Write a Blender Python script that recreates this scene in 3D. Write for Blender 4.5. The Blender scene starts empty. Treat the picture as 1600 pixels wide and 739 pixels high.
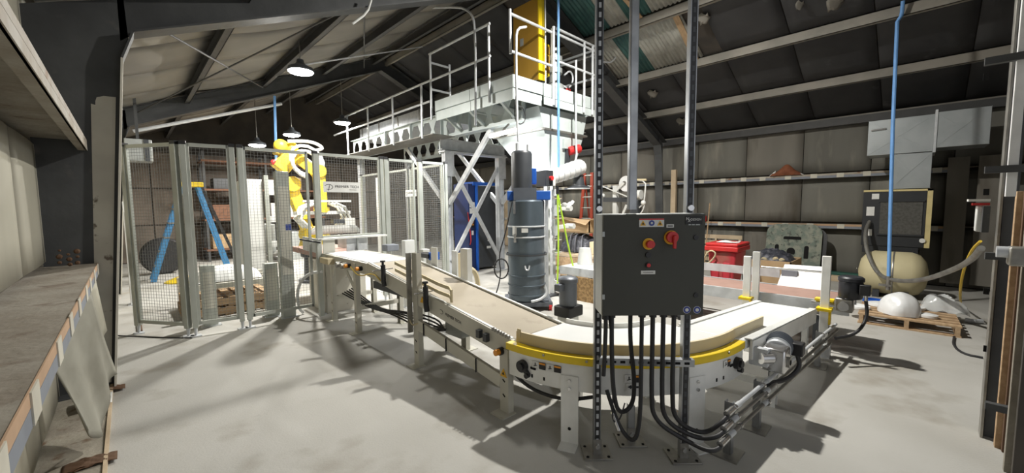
import bpy, math, random
from mathutils import Vector, Matrix
random.seed(7)
S = bpy.context.scene
COL = S.collection
# ---------------------------------------------------------------- camera
F, CH, YAW, PITCH, ROLL = 620.0, 1.5, 44.06, 4.5, -0.6
CR = (Matrix.Rotation(math.radians(-YAW), 3, 'Z') @ Matrix.Rotation(math.radians(90 - PITCH), 3, 'X')
      @ Matrix.Rotation(math.radians(ROLL), 3, 'Z'))
CP = Vector((0, 0, CH))
cam = bpy.data.cameras.new('camera')
cam.sensor_fit = 'HORIZONTAL'; cam.sensor_width = 36.0; cam.lens = F / 1600 * 36.0
cam.clip_start = 0.05; cam.clip_end = 100
camo = bpy.data.objects.new('camera', cam); COL.objects.link(camo)
camo.matrix_world = Matrix.Translation(CP) @ CR.to_4x4()
S.camera = camo
# ---------------------------------------------------------------- world, exposure
w = bpy.data.worlds.new('world'); S.world = w; w.use_nodes = True
w.node_tree.nodes['Background'].inputs[0].default_value = (0.92, 0.95, 1.0, 1)
w.node_tree.nodes['Background'].inputs[1].default_value = 0.6
S.view_settings.view_transform = 'Standard'; S.view_settings.look = 'None'
S.view_settings.gamma = 1.0; S.view_settings.use_curve_mapping = False
S.view_settings.exposure = 0.35
# the high bay lamps hang on the roof (their light is in the lamp builder): position, watts
LAMPS = [((4.55, 2.45, 4.72), 265), ((2.22, 7.2, 3.74), 170), ((3.9, 10.0, 3.55), 170),
         ((2.95, 11.2, 3.45), 70), ((2.45, 12.4, 3.3), 60), ((7.3, 7.3, 3.75), 90)]
TUBE_W = 45

def ray(x, y): return CR @ Vector(((x - 800) / F, -(y - 369.5) / F, -1.0))
def pz(x, y, z=0.0): d = ray(x, y); return CP + d * ((z - CH) / d.z)      # pixel -> point on a level plane
def pX(x, y, X): d = ray(x, y); return CP + d * (X / d.x)                 # pixel -> point on a plane across
def pY(x, y, Y): d = ray(x, y); return CP + d * (Y / d.y)                 # pixel -> point on a plane along

# ---------------------------------------------------------------- materials
MATS = {}
def mat(name, col, rough=0.5, metal=0.0, col2=None, scale=6.0, lo=0.4, hi=0.65, bump=0.0, bscale=40.0,
        stain=None, sscale=1.2, slo=0.55, shi=0.7, emit=None, es=0.0, alpha=None, stretch=None, trans=0.0):
    m = bpy.data.materials.new(name); m.use_nodes = True
    nt = m.node_tree; N = nt.nodes; L = nt.links
    p = N['Principled BSDF']
    p.inputs['Roughness'].default_value = rough; p.inputs['Metallic'].default_value = metal
    tc = N.new('ShaderNodeTexCoord'); oi = N.new('ShaderNodeObjectInfo'); va = N.new('ShaderNodeVectorMath'); va.operation = 'MULTIPLY_ADD'
    va.inputs[1].default_value = (1, 1, 1); L.new(tc.outputs['Object'], va.inputs[0]); mm = N.new('ShaderNodeMath'); mm.operation = 'MULTIPLY'; mm.inputs[1].default_value = 23.0
    L.new(oi.outputs['Random'], mm.inputs[0]); L.new(mm.outputs[0], va.inputs[2]); src = va.outputs[0]
    if stretch:
        mp = N.new('ShaderNodeMapping'); mp.inputs['Scale'].default_value = stretch
        L.new(src, mp.inputs['Vector']); src = mp.outputs['Vector']
    def noise(sc, a, b, det=5.0):
        n = N.new('ShaderNodeTexNoise'); n.inputs['Scale'].default_value = sc; n.inputs['Detail'].default_value = det
        L.new(src, n.inputs['Vector'])
        r = N.new('ShaderNodeMapRange'); r.inputs['From Min'].default_value = a; r.inputs['From Max'].default_value = b
        L.new(n.outputs['Fac'], r.inputs['Value']); return r.outputs['Result']
    def mix(fac, a, b):
        x = N.new('ShaderNodeMix'); x.data_type = 'RGBA'
        L.new(fac, x.inputs['Factor'])
        for sock, v in ((x.inputs[6], a), (x.inputs[7], b)):
            if isinstance(v, tuple): sock.default_value = (*v[:3], 1)
            else: L.new(v, sock)
        return x.outputs[2]
    if col2 is None: col2 = tuple(c * 0.86 for c in col)
    c = mix(noise(scale, lo, hi), col, col2)
    if stain: c = mix(noise(sscale, slo, shi, 8.0), c, stain)
    L.new(c, p.inputs['Base Color'])
    if bump:
        n = N.new('ShaderNodeTexNoise'); n.inputs['Scale'].default_value = bscale; n.inputs['Detail'].default_value = 6
        L.new(src, n.inputs['Vector'])
        b = N.new('ShaderNodeBump'); b.inputs['Strength'].default_value = bump; b.inputs['Distance'].default_value = 0.02
        L.new(n.outputs['Fac'], b.inputs['Height']); L.new(b.outputs['Normal'], p.inputs['Normal'])
    if emit: p.inputs['Emission Color'].default_value = (*emit, 1); p.inputs['Emission Strength'].default_value = es
    if alpha is not None: p.inputs['Alpha'].default_value = alpha
    if trans: p.inputs['Transmission Weight'].default_value = trans
    MATS[name] = m; return m
mat('concrete', (.39, .38, .35), .75, 0, (.45, .44, .41), 1.1, .35, .68, .12, 90, (.29, .27, .23), 2.6, .54, .76)
mat('curb', (.34, .31, .25), .9, 0, (.24, .21, .17), 5, .4, .65, .3, 40, (.16, .10, .06), 9, .6, .7)
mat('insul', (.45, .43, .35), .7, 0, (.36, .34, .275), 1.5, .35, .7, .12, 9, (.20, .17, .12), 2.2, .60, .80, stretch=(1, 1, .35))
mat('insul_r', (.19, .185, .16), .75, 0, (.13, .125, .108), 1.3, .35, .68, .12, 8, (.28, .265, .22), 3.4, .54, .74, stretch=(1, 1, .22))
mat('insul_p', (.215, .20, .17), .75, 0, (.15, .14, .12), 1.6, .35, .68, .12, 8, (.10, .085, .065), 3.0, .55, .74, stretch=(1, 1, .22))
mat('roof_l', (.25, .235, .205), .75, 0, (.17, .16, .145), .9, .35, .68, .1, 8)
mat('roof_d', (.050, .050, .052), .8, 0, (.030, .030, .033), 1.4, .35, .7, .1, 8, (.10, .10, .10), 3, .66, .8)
mat('backing', (.07, .06, .05), .9, 0, (.045, .04, .035), 2)
mat('far_wall', (.20, .165, .135), .9, 0, (.13, .11, .09), 2.0)
mat('steel_dk', (.075, .078, .08), .6, .1, (.05, .052, .054), 3, .35, .65, .1, 20, (.13, .12, .11), 4, .64, .8)
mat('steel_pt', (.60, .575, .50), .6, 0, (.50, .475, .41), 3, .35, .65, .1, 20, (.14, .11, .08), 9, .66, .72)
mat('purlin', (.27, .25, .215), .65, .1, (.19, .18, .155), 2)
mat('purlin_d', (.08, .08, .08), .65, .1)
mat('girt', (.30, .275, .23), .8, 0, (.22, .19, .15), 4, .35, .65, .3, 30, (.14, .10, .07), 6, .6, .75)
mat('girt_f', (.44, .41, .36), .7, 0, (.33, .28, .22), 5, .35, .65, .3, 30, (.24, .13, .07), 8, .6, .72)
mat('tab_w', (.62, .59, .50), .7); mat('tab_p', (.50, .33, .21), .8); mat('tab_b', (.24, .26, .30), .7)
mat('corr_w', (.42, .42, .38), .6, 0, (.30, .30, .27), 6); mat('corr_g', (.045, .13, .12), .6, 0, (.03, .09, .09), 6)
mat('wood', (.50, .35, .21), .8, 0, (.38, .25, .14), 4, .35, .65, .2, 30, stretch=(1, 6, 6))
mat('wood_p', (.60, .48, .33), .8, 0, (.48, .37, .25), 4, .35, .65, .2, 30)
mat('osb', (.36, .23, .10), .85, 0, (.20, .12, .05), 25, .4, .6, .2, 60)
mat('card', (.50, .35, .20), .85, 0, (.43, .29, .16), 3)
mat('white', (.70, .71, .69), .42, 0, (.62, .63, .61), 3, .4, .7)
mat('conv', (.60, .585, .51), .45, .05, (.52, .505, .44), 3, .35, .7, 0, 1, (.26, .24, .19), 7, .68, .8)
mat('conv_w', (.84, .84, .81), .42, .05, (.58, .58, .55), 3, .35, .7)
mat('fence_p', (.46, .48, .44), .4, .3, (.40, .42, .38), 4)
mat('wire', (.24, .245, .235), .5, .2)
mat('galv', (.62, .64, .66), .4, .25, (.52, .54, .56), 9, .4, .62)
mat('mezz', (.55, .60, .59), .45, .15, (.47, .52, .51), 2.5, .4, .66)
mat('strut', (.40, .41, .42), .35, .75, (.30, .31, .32), 8)
mat('slot_dk', (.005, .005, .005), .95)
mat('chrome', (.68, .68, .68), .22, .9)
mat('dull', (.36, .35, .32), .4, .7, (.26, .25, .23), 10)
mat('black', (.018, .018, .02), .45); mat('rubber', (.02, .02, .022), .55); mat('dkgrey', (.05, .055, .062), .4)
mat('box_shaded', (.056, .057, .047), .65, 0, (.051, .052, .043), 3)  # door tone darker than its light grey paint, backlit shade coloured in
mat('boxside', (.42, .44, .43), .35, .3)
mat('drum', (.11, .14, .165), .3, .3, (.095, .12, .145), 3)
mat('motor', (.13, .145, .17), .4, .2); mat('motor_k', (.022, .024, .03), .4, .1)
mat('blue', (.015, .11, .50), .4); mat('blue_d', (.012, .03, .12), .4); mat('pipe_b', (.16, .36, .72), .45)
mat('ladder_b', (.05, .22, .46), .5); mat('yellow', (.83, .60, .015), .4, 0, (.76, .53, .01), 3)
mat('robot', (.84, .62, .05), .4); mat('cab_y', (.42, .235, .03), .5, 0, (.37, .20, .025), 2)
mat('cream', (.66, .57, .38), .6, 0, (.58, .49, .31), 3, .35, .65); mat('belt_t', (.42, .37, .29), .75, 0, (.35, .305, .235), 1.6, .35, .68, .05, 90, (.24, .20, .155), 4, .66, .82)
mat('belt_w', (.76, .77, .76), .35, 0, (.70, .71, .70), 2); mat('belt_br', (.34, .21, .17), .7)
mat('sheet_w', (.85, .86, .86), .4)
mat('red', (.60, .03, .03), .45); mat('bin_r', (.50, .035, .05), .55, 0, (.40, .12, .10), 4, .5, .7)
mat('orange', (.85, .33, .03), .4); mat('ladder_o', (.33, .045, .02), .5)
mat('lime', (.55, .85, .06), .5); mat('cordy', (.75, .52, .05), .5)
mat('tank', (.56, .50, .31), .6, 0, (.48, .42, .25), 2, .35, .65, 0, 1, (.24, .20, .13), 3, .62, .78)
mat('duct', (.44, .47, .48), .35, .5, (.37, .40, .41), 3)
mat('heat_k', (.022, .024, .027), .5); mat('heat_g', (.085, .083, .075), .8, 0, (.06, .058, .05), 30)
mat('heat_y', (.60, .50, .24), .55)
mat('plate', (.13, .16, .13), .6, .2, (.23, .24, .19), 9, .42, .6, .1, 20, (.07, .08, .065), 16, .58, .66)
mat('plastic', (.74, .76, .76), .25, 0, alpha=.55); mat('plastic_w', (.76, .77, .77), .3)
mat('rag', (.25, .085, .035), .8, 0, (.17, .05, .02), 8); mat('debris', (.12, .065, .035), .9)
mat('sheet_t', (.32, .31, .26), .75, 0, (.22, .21, .17), 3)
mat('bagdk', (.035, .038, .05), .5, 0, (.10, .10, .12), 14, .5, .6); mat('bag_s', (.24, .25, .30), .6)
mat('lens', (1, 1, 1), .5, emit=(1, 1, 1), es=30.0); mat('lens_w', (1, .9, .7), .5, emit=(1, .78, .45), es=14.0)
mat('bulb_o', (1, .5, .15), .5, emit=(1, .55, .2), es=8.0)
mat('ink', (.02, .02, .022), .6); mat('paper', (.74, .74, .71), .6); mat('warn', (.85, .47, .02), .5); mat('signblue', (.03, .06, .30), .5)
mat('green', (.03, .12, .09), .6); mat('brick_far', (.20, .10, .06), .85)

# ---------------------------------------------------------------- mesh builder
def frame(d, up=(0, 0, 1)):
    d = Vector(d).normalized(); u = Vector(up)
    s = d.cross(u)
    if s.length < 1e-4: s = d.cross(Vector((1, 0, 0)))
    s.normalize(); return d, s, s.cross(d).normalized()
class B:
    def __init__(s): s.v = []; s.f = []
    def add(s, vs, fs):
        o = len(s.v); s.v += [Vector(x) for x in vs]; s.f += [tuple(i + o for i in f) for f in fs]; return s
    def hexa(s, p):   # 8 corners: bottom ring of four then top ring
        return s.add(p, [(3, 2, 1, 0), (4, 5, 6, 7), (0, 1, 5, 4), (1, 2, 6, 5), (2, 3, 7, 6), (3, 0, 4, 7)])
    def bx(s, x0, x1, y0, y1, z0, z1):
        return s.hexa([(x0, y0, z0), (x1, y0, z0), (x1, y1, z0), (x0, y1, z0), (x0, y0, z1), (x1, y0, z1), (x1, y1, z1), (x0, y1, z1)])
    def cb(s, c, sz): return s.bx(c[0] - sz[0] / 2, c[0] + sz[0] / 2, c[1] - sz[1] / 2, c[1] + sz[1] / 2, c[2] - sz[2] / 2, c[2] + sz[2] / 2)
    def bar(s, p, q, w, h, up=(0, 0, 1), ow=0, oh=0):
        p, q = Vector(p), Vector(q); d, a, b = frame(q - p, up)
        r = []
        for e in (p, q):
            for i, j in ((-1, -1), (1, -1), (1, 1), (-1, 1)): r.append(e + a * (i * w / 2 + ow) + b * (j * h / 2 + oh))
        return s.hexa(r)
    def ibeam(s, p, q, w, h, t=.012, up=(0, 0, 1)):
        s.bar(p, q, t, h, up); s.bar(p, q, w, t, up, 0, h / 2 - t / 2); return s.bar(p, q, w, t, up, 0, -h / 2 + t / 2)
    def chan(s, p, q, w, h, t=.006, up=(0, 0, 1), side=1):
        s.bar(p, q, t, h, up, side * (w / 2 - t / 2)); s.bar(p, q, w, t, up, 0, h / 2 - t / 2); return s.bar(p, q, w, t, up, 0, -h / 2 + t / 2)
    def lathe(s, c, prof, n=20, axis=(0, 0, 1), cap=True):
        c = Vector(c); d, a, b = frame(axis, (0, 1, 0) if abs(Vector(axis).normalized().z) > .9 else (0, 0, 1)); o = len(s.v)
        for r, t in prof:
            for k in range(n):
                g = 2 * math.pi * k / n; s.v.append(c + d * t + a * (r * math.cos(g)) + b * (r * math.sin(g)))
        for i in range(len(prof) - 1):
            for k in range(n):
                k2 = (k + 1) % n; s.f.append((o + i * n + k, o + i * n + k2, o + (i + 1) * n + k2, o + (i + 1) * n + k))
        if cap:
            s.f.append(tuple(o + k for k in reversed(range(n)))); e = o + (len(prof) - 1) * n; s.f.append(tuple(e + k for k in range(n)))
        return s
    def cyl(s, p, q, r, n=14, r2=None):
        p, q = Vector(p), Vector(q); return s.lathe(p, [(r, 0), (r if r2 is None else r2, (q - p).length)], n, q - p)
    def ball(s, c, r, n=14, sq=1.0):
        return s.lathe(c, [(max(.002, r * math.sin(math.pi * i / 8)), -r * sq * math.cos(math.pi * i / 8)) for i in range(9)], n)
    def tube(s, pts, r, n=8, smooth=0, closed=False):
        P = [Vector(p) for p in pts]
        for _ in range(smooth):
            Q = [P[0]]
            for i in range(len(P) - 1): Q += [P[i] * .75 + P[i + 1] * .25, P[i] * .25 + P[i + 1] * .75]
            P = Q + [P[-1]]
        o = len(s.v); m = len(P); prev = None
        for i, p in enumerate(P):
            t = (P[min(i + 1, m - 1)] - P[max(i - 1, 0)])
            if t.length < 1e-6: t = Vector((0, 0, 1))
            t.normalize()
            if prev is None: prev = t.orthogonal().normalized()
            prev = (prev - t * prev.dot(t)).normalized(); q = t.cross(prev)
            for k in range(n):
                g = 2 * math.pi * k / n; s.v.append(p + prev * (r * math.cos(g)) + q * (r * math.sin(g)))
        for i in range(m - 1):
            for k in range(n):
                k2 = (k + 1) % n; s.f.append((o + i * n + k, o + i * n + k2, o + (i + 1) * n + k2, o + (i + 1) * n + k))
        s.f.append(tuple(o + k for k in reversed(range(n)))); s.f.append(tuple(o + (m - 1) * n + k for k in range(n)))
        return s
    def prism(s, poly, vec):
        P = [Vector(p) for p in poly]; n = len(P); o = len(s.v); vec = Vector(vec)
        s.v += P + [p + vec for p in P]
        s.f.append(tuple(o + i for i in reversed(range(n)))); s.f.append(tuple(o + n + i for i in range(n)))
        for i in range(n): j = (i + 1) % n; s.f.append((o + i, o + j, o + n + j, o + n + i))
        return s
    def grid(s, fn, nu, nv, th=0.0):
        o = len(s.v)
        for i in range(nu + 1):
            for j in range(nv + 1): s.v.append(Vector(fn(i / nu, j / nv)))
        for i in range(nu):
            for j in range(nv):
                a = o + i * (nv + 1) + j; s.f.append((a, a + nv + 1, a + nv + 2, a + 1))
        return s
    def arc(s, c, r0, r1, z0, z1, a0, a1, n=24):   # a ring sector of rectangular section
        o = len(s.v)
        for i in range(n + 1):
            g = math.radians(a0 + (a1 - a0) * i / n); cs, sn = math.cos(g), math.sin(g)
            for r, z in ((r0, z0), (r1, z0), (r1, z1), (r0, z1)): s.v.append(Vector((c[0] + r * cs, c[1] + r * sn, z)))
        for i in range(n):
            a = o + 4 * i
            for k in range(4): k2 = (k + 1) % 4; s.f.append((a + k, a + k2, a + 4 + k2, a + 4 + k))
        s.f.append((o + 3, o + 2, o + 1, o)); e = o + 4 * n; s.f.append((e, e + 1, e + 2, e + 3)); return s
    def o(s, name, m, parent=None, local=False, bev=0.0, solid=0.0, **tags):
        me = bpy.data.meshes.new(name)
        if parent is not None and not local: inv = WM[parent.name].inverted(); vs = [inv @ v for v in s.v]; org = None
        elif parent is not None: vs = s.v
        else:
            xs = [v.x for v in s.v]; ys = [v.y for v in s.v]; zs = [v.z for v in s.v]
            org = Vector(((min(xs) + max(xs)) / 2, (min(ys) + max(ys)) / 2, min(zs))); vs = [v - org for v in s.v]
        me.from_pydata([tuple(v) for v in vs], [], s.f); me.update()
        bm_fix(me)
        me.materials.append(MATS[m]); me.shade_smooth(); me.set_sharp_from_angle(angle=math.radians(38))
        ob = bpy.data.objects.new(name, me); COL.objects.link(ob)
        if parent is not None: ob.parent = parent; WM[ob.name] = WM[parent.name].copy()
        else: ob.location = org; WM[ob.name] = Matrix.Translation(org)
        if bev:
            md = ob.modifiers.new('bevel', 'BEVEL'); md.width = bev; md.segments = 2; md.limit_method = 'ANGLE'
        if solid:
            md = ob.modifiers.new('solid', 'SOLIDIFY'); md.thickness = solid; md.offset = 0
        for k, v in tags.items(): ob[k] = v
        return ob
import bmesh
def bm_fix(me):
    bm = bmesh.new(); bm.from_mesh(me); bmesh.ops.recalc_face_normals(bm, faces=bm.faces); bm.to_mesh(me); bm.free()
WM = {}
def thing(name, label, cat, loc=(0, 0, 0), rz=0.0, group=None):
    o = bpy.data.objects.new(name, None); COL.objects.link(o); o.empty_display_size = .1
    o.location = loc; o.rotation_euler = (0, 0, rz); o['label'] = label; o['category'] = cat
    if group: o['group'] = group
    WM[o.name] = Matrix.Translation(Vector(loc)) @ Matrix.Rotation(rz, 4, 'Z'); return o
def struct(name): 
    o = bpy.data.objects.new(name, None); COL.objects.link(o); o['kind'] = 'structure'; WM[o.name] = Matrix.Identity(4); return o
def inst(src, off, parent=None):          # another piece sharing the mesh, moved by an offset
    c = src.copy(); COL.objects.link(c); c.parent = parent or src.parent; c.location = src.location + Vector(off)
    WM[c.name] = WM.get(src.name, Matrix.Identity(4)); return c
def clone(root, loc, label, rz=None):
    r = root.copy(); COL.objects.link(r); r.location = loc; r['label'] = label
    if rz is not None: r.rotation_euler = (0, 0, rz)
    WM[r.name] = Matrix.Translation(Vector(loc)) @ Matrix.Rotation(r.rotation_euler.z, 4, 'Z')
    for ch in list(root.children):
        c = ch.copy(); COL.objects.link(c); c.parent = r; WM[c.name] = WM[r.name]
        for g in list(ch.children): d = g.copy(); COL.objects.link(d); d.parent = c
    return r
def text(body, size, p, xdir, up, m, parent, name='lettering', align='CENTER', ex=.0006):
    cu = bpy.data.curves.new(name, 'FONT'); cu.body = body; cu.size = size; cu.extrude = ex
    cu.align_x = align; cu.align_y = 'CENTER'
    t = bpy.data.objects.new(name + '_src', cu); COL.objects.link(t)
    dg = bpy.context.evaluated_depsgraph_get(); me = bpy.data.meshes.new_from_object(t.evaluated_get(dg))
    bpy.data.objects.remove(t)
    x = Vector(xdir).normalized(); u = Vector(up); z = x.cross(u).normalized(); u = z.cross(x)
    Mx = Matrix.Translation(Vector(p)) @ Matrix((x, u, z)).transposed().to_4x4()
    inv = WM[parent.name].inverted() @ Mx
    me.transform(inv); me.materials.clear(); me.materials.append(MATS[m])
    ob = bpy.data.objects.new(name, me); COL.objects.link(ob); ob.parent = parent; WM[ob.name] = WM[parent.name].copy(); return ob
def plate(parent, name, m, c, xdir, up, w, h, t=.002):   # small flat plate centred at c
    x = Vector(xdir).normalized(); u = Vector(up); n = x.cross(u).normalized(); u = n.cross(x); c = Vector(c)
    b = B(); b.hexa([c + x * (i * w / 2) + u * (j * h / 2) + n * k for k in (0, t) for i, j in ((-1, -1), (1, -1), (1, 1), (-1, 1))])
    return b.o(name, m, parent)
def tri(parent, name, m, c, xdir, up, w, t=.0035):
    x = Vector(xdir).normalized(); u = Vector(up); n = x.cross(u).normalized(); u = n.cross(x); c = Vector(c)
    return B().prism([c - x * w / 2 - u * w * .43, c + x * w / 2 - u * w * .43, c + u * w * .43], n * t).o(name, m, parent)
# ================================================================ THE SETTING
XL, XR, YB, YF = -0.53, 10.25, -1.5, 15.2
def zr(X): return 3.12 + .42 * min(X + .45, 10.25 - X)
fl = B().bx(XL, XR, -5.0, YF, -.12, 0).o('floor', 'concrete', kind='structure')
cb = B().bx(XL, -.19, -.4, 9, 0, .015).o('baseboard_left', 'curb', kind='structure')
B().bx(-.19, -.172, -.4, 4.7, 0, .028).o('edge_strip', 'wood_p', cb)
# ---- walls: dark sheeting, quilted insulation panels in between, steel girts with facing tabs
def bulge_panel(X, s, y0, y1, z0, z1, d=.012):
    return B().grid(lambda u, v: (X + s * d * math.sin(math.pi * u) ** .6 * (.6 + .4 * math.sin(math.pi * v)), y0 + (y1 - y0) * u, z0 + (z1 - z0) * v), 6, 4)
def side_wall(name, X, s, mats, pw, ystart, yend):
    w_ = B().bx(X - .06 * (s > 0), X + .06 * (s < 0), YB, YF, 0, 3.16).o(name, 'backing', kind='structure')
    rows = ((.02, 1.0), (1.10, 2.0), (2.10, 3.14))
    k = 0
    for zi, (z0, z1) in enumerate(rows):
        src = {}
        n = int((yend - ystart) / pw)
        for i in range(n):
            m = mats[(i * 7 + zi * 3 + (i * i) % 5) % len(mats)]
            if m not in src:
                src[m] = (bulge_panel(X + s * .05, s, ystart + i * pw + .006, ystart + (i + 1) * pw - .006, z0, z1).o('insulation_panel', m, w_, solid=.008), i)
            else: inst(src[m][0], (0, (i - src[m][1]) * pw, 0))
    for z in (1.06, 2.06):                                   # zed girts
        g = B(); x1 = X + s * (.245 if s < 0 else .33)
        g.bx(min(X, x1), max(X, x1), YB, YF, z - .008, z)                 # flat top flange
        g.bx(min(x1, x1 - s * .008), max(x1, x1 - s * .008), -.42, YF, z - .085, z - .009)
        g.bx(min(x1, x1 - s * .05), max(x1, x1 - s * .05), -.42, YF, z - .085, z - .079)
        gi = g.o('girt', 'girt', w_)
        f = B().bx(min(x1, x1 + s * .004), max(x1, x1 + s * .004), -.42, YF, z - .036, z + .002).o('wood_lip', 'tab_p' if z < 2 else 'girt_f', gi)
        B().bx(min(x1, x1 + s * .004), max(x1, x1 + s * .004), -.42, YF, z - .085, z - .038).o('face_strip', 'tab_b' if z < 2 or s < 0 else 'girt_f', gi)
        if z < 2 or s < 0:
            t0 = None
            for i in range(34):
                y = -.2 + i * .43
                if t0 is None: t0 = B().bx(min(x1 + s * .004, x1 + s * .008), max(x1 + s * .004, x1 + s * .008), y, y + .11, z - .08, z + .004).o('facing_tab', 'tab_w', gi)
                else: inst(t0, (random.uniform(-.0005, .0005), y + .2 + random.uniform(-.05, .05), random.uniform(-.004, .004)))
    return w_
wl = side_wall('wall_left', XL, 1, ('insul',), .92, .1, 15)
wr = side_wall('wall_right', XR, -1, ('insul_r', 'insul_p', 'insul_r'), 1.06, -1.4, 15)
B().grid(lambda u, v: (-.40 + .21 * u + v * (.16 - .10 * u) + .012 * math.sin(17 * u + 3 * v) * v, 3.05 + .55 * u + .25 * v, .97 - (.74 + .13 * math.sin(5 * u)) * v), 22, 14).o('torn_facing', 'sheet_t', wl, solid=.006)
B().grid(lambda u, v: (-.36 + .17 * u + .03 * v + .01 * math.sin(11 * u), 3.95 + .34 * u + .1 * v, .97 - .55 * v * (1 - .25 * u)), 8, 6).o('torn_facing', 'insul', wl, solid=.006)
# far wall
wf = B().bx(XL, XR, YF, YF + .08, 0, 5.5).o('wall_back', 'backing', kind='structure')
p0 = None
for i in range(10):
    for z0, m in ((.02, 'far_wall'), (1.06, 'far_wall'), (2.1, 'far_wall')):
        if p0 is None: p0 = B().bx(XL + .02, XL + 1.05, YF - .03, YF, z0, z0 + 1.0).o('wall_panel', m, wf)
        else: inst(p0, (i * 1.06, 0, z0 - .02))
# dark recess wall past the door post, and the short wall the door post belongs to
we = B().prism([(3.0, YB, 0), (XR, YB, 0), (XR, YB, 3.12), (4.9, YB, 5.36), (3.0, YB, 4.55)], (0, -.06, 0)).o('wall_front', 'backing', kind='structure')
for z in (1.06, 2.08, 2.9): B().bx(3.1, XR, YB, YB + .06, z - .05, z).o('girt', 'steel_dk', we)
for x0, x1 in ((1478, 1512), (1526, 1560)):
    y0, y1 = pX(x1, 300, 10.0).y, pX(x0, 300, 10.0).y
    B().bx(9.97, 10.0, y0, y1, .1, 2.22).o('board', 'insul_p', wr)
# ---- roof
ce = B()
th = .05
for xa, xb in ((XL, 4.9), (4.9, XR)):
    ce.hexa([(xa, YB, zr(xa) + .04), (xb, YB, zr(xb) + .04), (xb, YF, zr(xb) + .04), (xa, YF, zr(xa) + .04),
             (xa, YB, zr(xa) + .04 + th), (xb, YB, zr(xb) + .04 + th), (xb, YF, zr(xb) + .04 + th), (xa, YF, zr(xa) + .04 + th)])
ce = ce.o('ceiling', 'backing', kind='structure')
PL = [-.42, .96, 2.26, 3.5, 4.72]; PR = [5.08, 6.55, 7.77, 8.98, 10.14]
def roof_panels(xs, m, sag, yw):
    for a, b_ in zip(xs[:-1], xs[1:]):
        src = None
        for i in range(int(16.4 / yw)):
            y = -1.4 + i * yw
            if m == 'roof_d' and 5.6 < b_ < 8 and 2.9 < y + yw and y < 4.75: continue
            if src is None:
                src = B().grid(lambda u, v: (a + (b_ - a) * u, y + .006 + (yw - .012) * v, zr(a + (b_ - a) * u) + .005 - sag * math.sin(math.pi * u) * (1 - .3 * math.cos(6.28 * v))), 5, 5).o('roof_panel', m, ce, solid=.008); y0 = y
            else: inst(src, (0, y - y0, 0))
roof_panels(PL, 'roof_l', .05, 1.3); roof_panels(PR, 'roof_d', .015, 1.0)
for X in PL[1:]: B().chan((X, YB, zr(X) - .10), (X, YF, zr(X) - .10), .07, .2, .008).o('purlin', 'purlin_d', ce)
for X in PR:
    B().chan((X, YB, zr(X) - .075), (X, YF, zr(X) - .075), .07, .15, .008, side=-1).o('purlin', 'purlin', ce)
B().bx(10.02, 10.2, YB, YF, 2.98, 3.12).o('eave_strut', 'purlin_d', ce)
# bare corrugated sheets where the insulation has fallen away
def corr(x0, x1, y0, y1, m):
    n = int((y1 - y0) / .0125)
    return B().grid(lambda u, v: (x0 + (x1 - x0) * u, y0 + (y1 - y0) * v, zr(x0 + (x1 - x0) * u) + .012 * math.cos(v * n * math.pi / 3)), 1, n).o('corrugated_sheet', m, ce, solid=.003)
ys = (2.8, 3.3, 3.72, 4.1, 4.66)
for (xa, xb) in ((5.1, 6.5), (6.58, 7.74)):
    for i, m in enumerate(('corr_w', 'corr_g', 'corr_w', 'corr_g') if xa < 6 else ('corr_w', 'corr_w', 'corr_g', 'corr_w')):
        corr(xa, xb, ys[i] + (.0 if xa < 6 else .12), ys[i + 1] + (.0 if xa < 6 else .12), m)
B().bar((6.6, 2.98, zr(6.6) - .03), (7.72, 3.05, zr(7.72) - .03), .10, .02).o('torn_edge', 'wood', ce)
B().bar((5.6, 3.62, zr(5.6) - .03), (6.5, 3.5, zr(6.5) - .03), .07, .02).o('torn_edge', 'wood', ce)
for (x, y, a) in ((1100, 27, .13), (1020, 145, .15), (1065, 188, .16), (1305, 3, .15), (1250, 6, .08)):   # torn flaps of facing
    d = ray(x, y); t = .5
    while (CP + d * t).z < zr((CP + d * t).x) - .05: t += .02
    q = CP + d * t
    B().grid(lambda u, v: (q.x + a * (u - .5), q.y + 1.2 * a * (v - .5), q.z - .03 * math.sin(5 * u + 7 * v) - .08 * u * v - .42 * a * (u - .5) * (1 if q.x > 4.9 else -1)), 5, 5).o('torn_flap', 'insul_p' if x != 1100 else 'roof_l', ce, solid=.004)
# cross rods in the left roof bay
for p, q in (((.25, 5.0, 3.2), (2.2, 9.7, 4.0)), ((.25, 9.7, 3.2), (2.2, 5.0, 4.0)), ((2.3, 5.0, 4.0), (4.4, 9.7, 4.9))):
    B().cyl(p, q, .012, 6).o('tie_rod', 'purlin_d', ce)
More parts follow.
